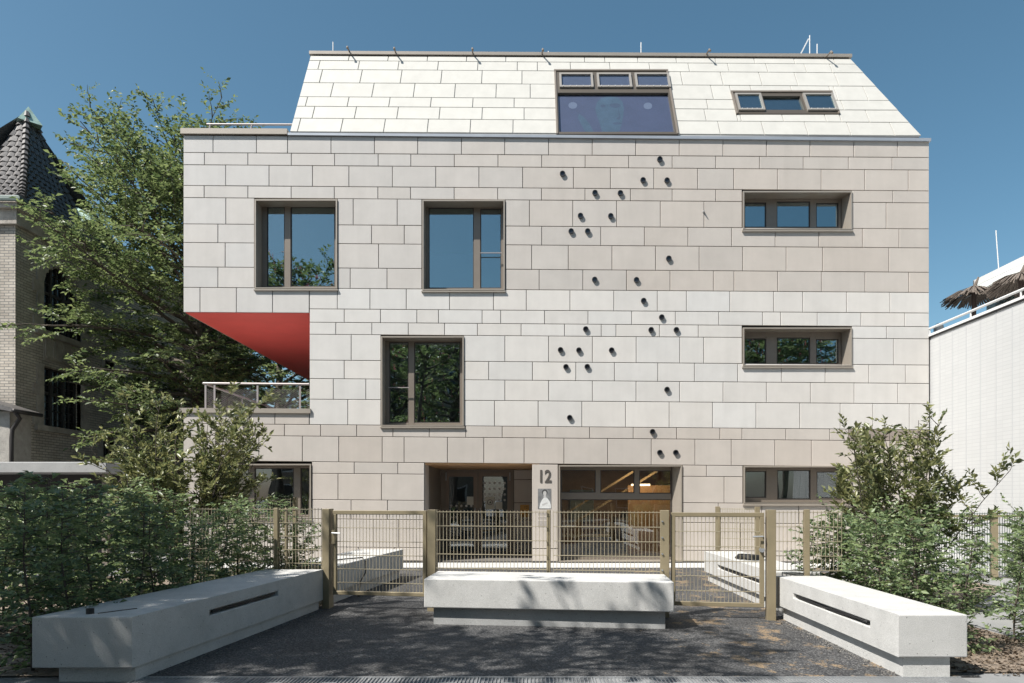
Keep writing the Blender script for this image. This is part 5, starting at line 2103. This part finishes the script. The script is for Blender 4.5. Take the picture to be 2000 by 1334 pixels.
def make_tree(seed, H, zb_, R, nl, leaf, lpt, m, name='tree', sub_step=0.42, twig_step=0.2, up0=0.05, up1=1.0, prof=None, blossom=0, keep=1.0, ok=None):
    g = np.random.default_rng(seed)
    e = empty(name, (0, 0, 0))
    wood = MB()
    trunk = grow(g, np.array([0, 0, -0.1]), np.array([0.02, 0.01, 1]), H * 0.93, 12, 0.05, 0.06)
    r0 = H * 0.017
    wood.tube(trunk, [r0 * (1 - 0.9 * k / 12) + 0.01 for k in range(13)], 9)
    twigs = []
    for i in range(nl):
        t = (i + 0.5) / nl
        z = zb_ + (H * 0.9 - zb_) * t
        tt = (z + 0.1) / (H * 0.93)
        p, _ = along(trunk, min(0.99, tt))
        az = i * 2.39996 + g.uniform(-0.4, 0.4)
        pr = prof(t) if prof else (1 - 0.55 * t) * (0.75 + 0.25 * min(1, t * 4))
        L = R * pr * g.uniform(0.72, 1.15)
        up = up0 + (up1 - up0) * t + g.uniform(-0.12, 0.12)
        d = np.array([math.cos(az) * math.cos(up), math.sin(az) * math.cos(up), math.sin(up)])
        ns = 8
        limb = grow(g, p, d, L, ns, 0.10, -0.01 if t < 0.5 else 0.02)
        while ok and L > 0.7 and not all(ok(q_) for q_ in limb[1:]):
            L *= 0.8
            limb = grow(g, p, d, L, ns, 0.08, 0.02)
        wood.tube(limb, [max(0.012, r0 * 0.42 * (1 - 0.6 * t) * (1 - 0.9 * k / ns)) for k in range(ns + 1)], 5, False)
        s = 0.22
        sg = 1
        while s < 1.0:
            q, dd = along(limb, min(0.999, s))
            side = unit(np.cross(dd, UPV)) * sg
            sg = -sg
            l2 = (0.42 * L * (1 - s) + 0.55) * g.uniform(0.7, 1.2)
            d2 = unit(dd * 0.75 + side * 0.8 + g.normal(size=3) * 0.22)
            sub = grow(g, q, d2, l2, 4, 0.12, -0.015)
            if ok and not ok(sub[-1]):
                s += sub_step / L
                continue
            wood.tube(sub, [0.018, 0.014, 0.011, 0.008, 0.004], 4, False)
            s2 = 0.1
            sg2 = 1
            while s2 <= 1.0:
                if g.uniform() < keep:
                    q2, d3 = along(sub, min(0.999, s2))
                    side2 = unit(np.cross(d3, UPV)) * sg2
                    sg2 = -sg2
                    l3 = g.uniform(0.25, 0.55)
                    d4 = unit(d3 * 0.8 + side2 * 0.7 + g.normal(size=3) * 0.25 + np.array([0, 0, 0.05]))
                    e3 = q2 + d4 * l3
                    if not ok or ok(e3):
                        twigs.append((*q2, *e3))
                s2 += twig_step / l2
            s += sub_step / L
    w = wood.build('trunk', M_BARK, None, True)
    w.parent = e
    Ps, Ds, Ns, Ls, Ws = twig_leaves(g, twigs, lpt, leaf, 0.55)
    leaf_object('crown', Ps, Ds, Ns, Ls, Ws, m, e)
    if blossom:
        T = np.array(twigs)
        sel = g.choice(len(T), size=min(len(T), blossom), replace=False)
        base = T[sel, 3:]
        ps = np.repeat(base, 14, axis=0)
        n_ = len(ps)
        hgt = np.tile(np.linspace(0, 0.26, 14), len(sel))
        ps = ps + np.stack([np.zeros(n_), np.zeros(n_), hgt], 1)
        ds = g.normal(size=(n_, 3))
        ds[:, 2] += 0.4
        ls = np.full(n_, 0.08) * (1.15 - hgt / 0.35)
        leaf_object('blossom', ps, ds, g.normal(size=(n_, 3)), ls, ls * 0.8, M_BLOSSOM, e)
    return e, len(Ps)


def make_shrub(seed, H, spread, nst, leaf, m, lpt=7, twig_step=0.11, name='shrub', low=0.25, asp=0.42, up=0.9):
    """many-stemmed open shrub with upright twigs"""
    g = np.random.default_rng(seed)
    e = empty(name, (0, 0, 0))
    wood = MB()
    twigs = []
    for i in range(nst):
        az = i * 2.4 + g.uniform(-0.5, 0.5)
        tilt = spread * g.uniform(0.25, 1.0)
        d = np.array([math.cos(az) * tilt, math.sin(az) * tilt, 1.0])
        L = H * g.uniform(0.72, 1.02) * math.sqrt(1 + 0.3 * tilt * tilt)
        p = np.array([math.cos(az) * 0.12, math.sin(az) * 0.12, -0.05])
        stem = grow(g, p, d, L, 9, 0.09, 0.03)
        rr = 0.006 * H
        wood.tube(stem, [max(0.004, rr * (1 - 0.85 * k / 9)) for k in range(10)], 5, False)
        s = low + g.uniform(0, 0.1)
        while s < 1.0:
            q, dd = along(stem, min(0.999, s))
            a2 = g.uniform(0, 6.283)
            hv = np.array([math.cos(a2), math.sin(a2), g.uniform(0.0, 0.7)])
            l2 = (0.36 * H * (1.08 - s)) * g.uniform(0.5, 1.15) + 0.12
            sub = grow(g, q, unit(dd * 0.45 + hv), l2, 4, 0.14, 0.04)
            wood.tube(sub, [0.007, 0.006, 0.005, 0.004, 0.002], 4, False)
            s2 = 0.15
            while s2 <= 1.0:
                q2, d3 = along(sub, min(0.999, s2))
                d4 = unit(d3 * 0.8 + g.normal(size=3) * 0.5 + np.array([0, 0, 0.35]))
                twigs.append((*q2, *(q2 + d4 * g.uniform(0.1, 0.22))))
                s2 += twig_step / l2
            s += 0.075 * g.uniform(0.8, 1.4) * 3.0 / H
    w = wood.build('stem', M_BARK, None, True)
    w.parent = e
    arr = twig_leaves(g, twigs, lpt, leaf, asp, 0.55, 0.75, -0.25)
    leaf_object('foliage', *arr, m, e)
    return e, len(arr[0])


def make_hedge_plant(seed, H, wd, leaf, m, name='hornbeam_hedge_plant', step=0.035):
    g = np.random.default_rng(seed)
    e = empty(name, (0, 0, 0))
    wood = MB()
    stem = grow(g, np.array([0, 0, -0.05]), np.array([g.normal() * 0.03, g.normal() * 0.03, 1]), H, 10, 0.04, 0.05)
    wood.tube(stem, [max(0.004, 0.017 * (1 - 0.8 * k / 10)) for k in range(11)], 6, False)
    twigs = []
    s = 0.04
    while s < 1.0:
        q, dd = along(stem, min(0.999, s))
        a2 = g.uniform(0, 6.283)
        l2 = wd * g.uniform(0.55, 1.15) * (1.05 - 0.5 * max(0, s - 0.5))
        d2 = np.array([math.cos(a2), math.sin(a2), g.uniform(-0.05, 0.45)])
        sub = grow(g, q, unit(d2), l2, 4, 0.12, 0.0)
        wood.tube(sub, [0.006, 0.005, 0.004, 0.003, 0.002], 4, False)
        s2 = 0.12
        while s2 <= 1.0:
            q2, d3 = along(sub, min(0.999, s2))
            side = unit(np.cross(d3, UPV)) * (1 if g.uniform() > 0.5 else -1)
            d4 = unit(d3 * 0.7 + side * 0.7 + g.normal(size=3) * 0.3)
            twigs.append((*q2, *(q2 + d4 * g.uniform(0.07, 0.16))))
            s2 += 0.085 / l2
        s += step * g.uniform(0.7, 1.3) / H
    w = wood.build('stem', M_BARK, None, True)
    w.parent = e
    arr = twig_leaves(g, twigs, 5, leaf, 0.55, 0.8, 0.85, 0.05)
    leaf_object('foliage', *arr, m, e)
    return e, len(arr[0])


def copy_plant(src, loc, rz, sc, label=None, cat=None, group=None):
    c = src.copy()
    COL.objects.link(c)
    for ch in src.children:
        d = ch.copy()
        COL.objects.link(d)
        d.parent = c
    return place(c, loc, rz, sc, label, cat, group)


def place(c, loc, rz, sc, label=None, cat=None, group=None):
    c.location = loc
    c.rotation_euler = (0, 0, rz)
    c.scale = (sc, sc, sc) if not hasattr(sc, '__len__') else sc
    tag(c, label, cat, group)
    return c


NLEAF = {}
# --- big tree between the old building and the school
prof1 = lambda t: float(np.interp(t, [0, 0.15, 0.4, 0.65, 0.85, 1.0], [0.42, 0.55, 0.80, 0.82, 0.58, 0.36]))
T1P = np.array([-10.75, 21.9, 0.0])


def clear_of_walls(q):
    w = q + T1P
    if w[0] > -8.95 and w[1] > 16.6 and w[2] < 11.3:
        return False
    if w[0] < -14.6 and w[1] > 19.4 and w[2] < 11.5:
        return False
    return True


T1, NLEAF['t1'] = make_tree(11, 13.9, 2.6, 6.3, 106, 0.15, 9, M_LEAF_T, 'hornbeam_tree', 0.33, 0.16, -0.08, 0.85, prof1, ok=clear_of_walls)
place(T1, tuple(T1P), 0.0, 1.0, 'large leafy tree with layered branches reaching across the old brick building', 'tree')
T2, NLEAF['t2'] = make_tree(23, 13.5, 1.6, 6.2, 60, 0.18, 9, M_LEAF_T, 'garden_tree', 0.42, 0.19, 0.05, 1.0)
place(T2, (-11.6, 31.5, 0), 0, 1.1, 'dark leafy tree filling the gap under the red soffit', 'tree')
copy_plant(T2, (-9.6, 39.0, 0), 4.0, 1.15, 'furthest tree seen between the soffit and the terrace railing', 'tree')
copy_plant(T2, (-15.8, 38.0, 0), 2.0, 0.95, 'shadowed tree further back behind the large layered tree', 'tree')

# --- street trees behind the camera: they shade the forecourt and show in the windows
prof3 = lambda t: (0.55 + 0.45 * math.sin(min(1, t * 2.2) * math.pi * 0.5)) * (1.0 if t < 0.5 else 1 - 0.7 * (t - 0.5) / 0.5)
T3, NLEAF['t3'] = make_tree(31, 13.2, 5.0, 4.3, 46, 0.23, 7, M_LEAF_T, 'chestnut_tree', 0.42, 0.2, 0.0, 1.0, prof3, 260)
place(T3, (-9.6, 2.2, 0), 0.5, 1.0, 'street tree with pink blossom whose shade falls on the hedge and the long bench', 'tree')
copy_plant(T3, (11.5, 3.2, 0), 2.1, (0.95, 0.95, 0.86), 'street tree with pink blossom mirrored in the low side windows', 'tree')
for k, (x, y, s) in enumerate(((-17, -12, 1.0), (-8.5, -13, 1.1), (0.5, -12.5, 1.05), (9, -13, 1.0), (17.5, -12, 1.1))):
    copy_plant(T3, (x, y, 0), 1.3 * k, s, 'street tree on the far side of the street', 'tree', 'trees across the street')
copy_plant(T3, (-4.6, -2.6, 0), 3.3, 1.0, 'street tree with pink blossom added at the pavement edge to dim the sky light, opposite the freestanding bench', 'tree')  # extra offscreen crown, added to shade the pavement and cut ambient sky light
T4, NLEAF['t4'] = make_tree(41, 10.8, 6.8, 2.5, 18, 0.22, 7, M_LEAF_T, 'young_street_tree', 0.55, 0.34, 0.1, 0.9, None, 0, 0.8)
place(T4, (-5.0, 3.7, 0), 0, 1.0, 'slender street tree whose broken shade falls on the freestanding bench', 'tree')

# --- tall open shrubs
S1, NLEAF['s1'] = make_shrub(5, 3.35, 0.42, 18, 0.10, M_LEAF_S, 10, 0.08, 'serviceberry_shrub', 0.36)
place(S1, (-6.05, 12.3, 0), 0.3, 1.1, 'tall open shrub with yellowish tips in front of the terrace wall', 'shrub')
S2, NLEAF['s2'] = make_shrub(8, 2.9, 0.48, 18, 0.10, M_LEAF_S, 10, 0.08, 'serviceberry_shrub', 0.36)
place(S2, (5.75, 10.4, 0), 1.0, 1.0, 'tall open shrub rising before the corner of the school and the white building', 'shrub')
# --- hedge plants
HP = []
for k, (h, wd) in enumerate(((1.7, 0.36), (1.55, 0.33), (1.8, 0.38), (1.4, 0.3))):
    o, n_ = make_hedge_plant(60 + k, h, wd, 0.078, M_LEAF_H, step=0.028)
    HP.append(o)
    NLEAF['h%d' % k] = n_
used = [False] * 4
rg = random.Random(77)


def hedge(k, loc, sc, label, group):
    if not used[k]:
        used[k] = True
        return place(HP[k], loc, rg.uniform(0, 6.28), sc, label, 'hedge plant', group)
    return copy_plant(HP[k], loc, rg.uniform(0, 6.28), sc, label, 'hedge plant', group)


LA = 'young hornbeam in the hedge row beside the shaded concrete bench'
for k in range(9):
    Y = 6.35 + k * 0.44
    X = leftline(Y, 0.0)[0] - 1.25 + rg.uniform(-0.08, 0.08)
    sc = (1.0 if Y < 8 else 0.92) * rg.uniform(0.92, 1.06)
    hedge(rg.choice([0, 2, 2, 0]) if Y < 8.2 else rg.choice([1, 3, 0]), (X, Y, 0), sc, LA, 'hornbeam hedge beside the shaded bench')
LB = 'young hornbeam planted along the bronze wire fence behind the shaded bench'
for k in range(14):
    X = -3.35 - k * 0.42
    Y = fy(X) + 0.35 + rg.uniform(-0.1, 0.1)
    hedge(rg.choice([1, 3, 0]) if k < 5 else rg.choice([0, 2]), (X, Y, 0), rg.uniform(0.9, 1.05) * (0.92 if k < 5 else 1.05), LB, 'hornbeams along the wire fence')
for k in range(8):
    X = -5.6 - k * 0.45
    hedge(rg.choice([0, 2]), (X, 8.3 + rg.uniform(-0.4, 0.8), 0), rg.uniform(0.95, 1.1), 'hornbeam in the dense bed at the foot of the street tree', 'hornbeams in the dense bed')
LC = 'young hornbeam in the hedge row beside the sunlit concrete bench'
for k in range(7):
    Y = 7.2 + k * 0.42
    hedge(rg.choice([0, 1, 3]), (4.42 + rg.uniform(-0.06, 0.1), Y, 0), rg.uniform(0.78, 0.95), LC, 'hornbeam hedge beside the sunlit bench')
LD = 'young hornbeam planted along the fence near the sunlit bench'
for k in range(7):
    X = 3.95 + k * 0.4
    hedge(rg.choice([1, 3]), (X, 9.75 + rg.uniform(-0.1, 0.2), 0), rg.uniform(0.9, 1.02), LD, 'hornbeams along the fence by the sunlit bench')
for (x, y, s) in ((5.5, 7.7, 0.82), (6.25, 8.3, 0.85), (6.6, 8.9, 0.95), (8.1, 11.2, 0.95)):
    hedge(1, (x, y, 0), s, 'lone young hornbeam standing on the paving near the green fence', 'lone hornbeams near the green fence')

# ------------------------------------------------------------------ loose stones and crumbs along the benches
gs = np.random.default_rng(3)
stn = MB()
for k in range(620):
    if k % 2:
        Y = gs.uniform(6.15, 9.1)
        X = 3.38 - abs(gs.normal() * 0.09)
    else:
        Y = gs.uniform(6.2, 9.9)
        X = leftline(Y)[0] + abs(gs.normal() * 0.07)
    r = gs.uniform(0.004, 0.012)
    c = Vector((X, Y, r * 0.5))
    off = [Vector(gs.normal(size=3) * r * 0.25) for _ in range(6)]
    b = len(stn.v)
    ax = [Vector((r, 0, 0)), Vector((-r, 0, 0)), Vector((0, r, 0)), Vector((0, -r, 0)), Vector((0, 0, r * 0.8)), Vector((0, 0, -r * 0.8))]
    stn.v += [tuple(c + a_ + o_) for a_, o_ in zip(ax, off)]
    stn.f += [(b + i, b + j, b + l) for i, j, l in ((0, 2, 4), (2, 1, 4), (1, 3, 4), (3, 0, 4), (2, 0, 5), (1, 2, 5), (3, 1, 5), (0, 3, 5))]
tag(stn.build('loose_stones', mat('stone_crumb', (0.15, 0.142, 0.13), 0.9, 0, 0.4, 30)), 'loose stone crumbs along the bench plinths', 'gravel', kind='stuff')
# dry leaf litter in the beds
n_ = 5200
px_ = np.concatenate([gs.uniform(-8, -4.4, n_ // 2), gs.uniform(4.0, 5.5, n_ // 2)])
py_ = gs.uniform(6.2, 9.6, n_)
Ps = np.stack([px_, py_, gs.uniform(0.006, 0.03, n_)], 1)
Ds = gs.normal(size=(n_, 3)) * np.array([1, 1, 0.25])
Ns = np.tile(UPV, (n_, 1)) + gs.normal(size=(n_, 3)) * 0.4
Ls = gs.uniform(0.025, 0.06, n_)
lo = leaf_object('leaf_litter', Ps, Ds, Ns, Ls, Ls * 0.6, leaf_mat('dry_leaves', (0.07, 0.05, 0.035), (0.19, 0.145, 0.10), 0.1, 0.8), None)
tag(lo, 'dry leaf litter lying on the soil of the planting beds', 'leaf litter', kind='stuff')
print('PANELS', NPAN, 'LEAVES', NLEAF)
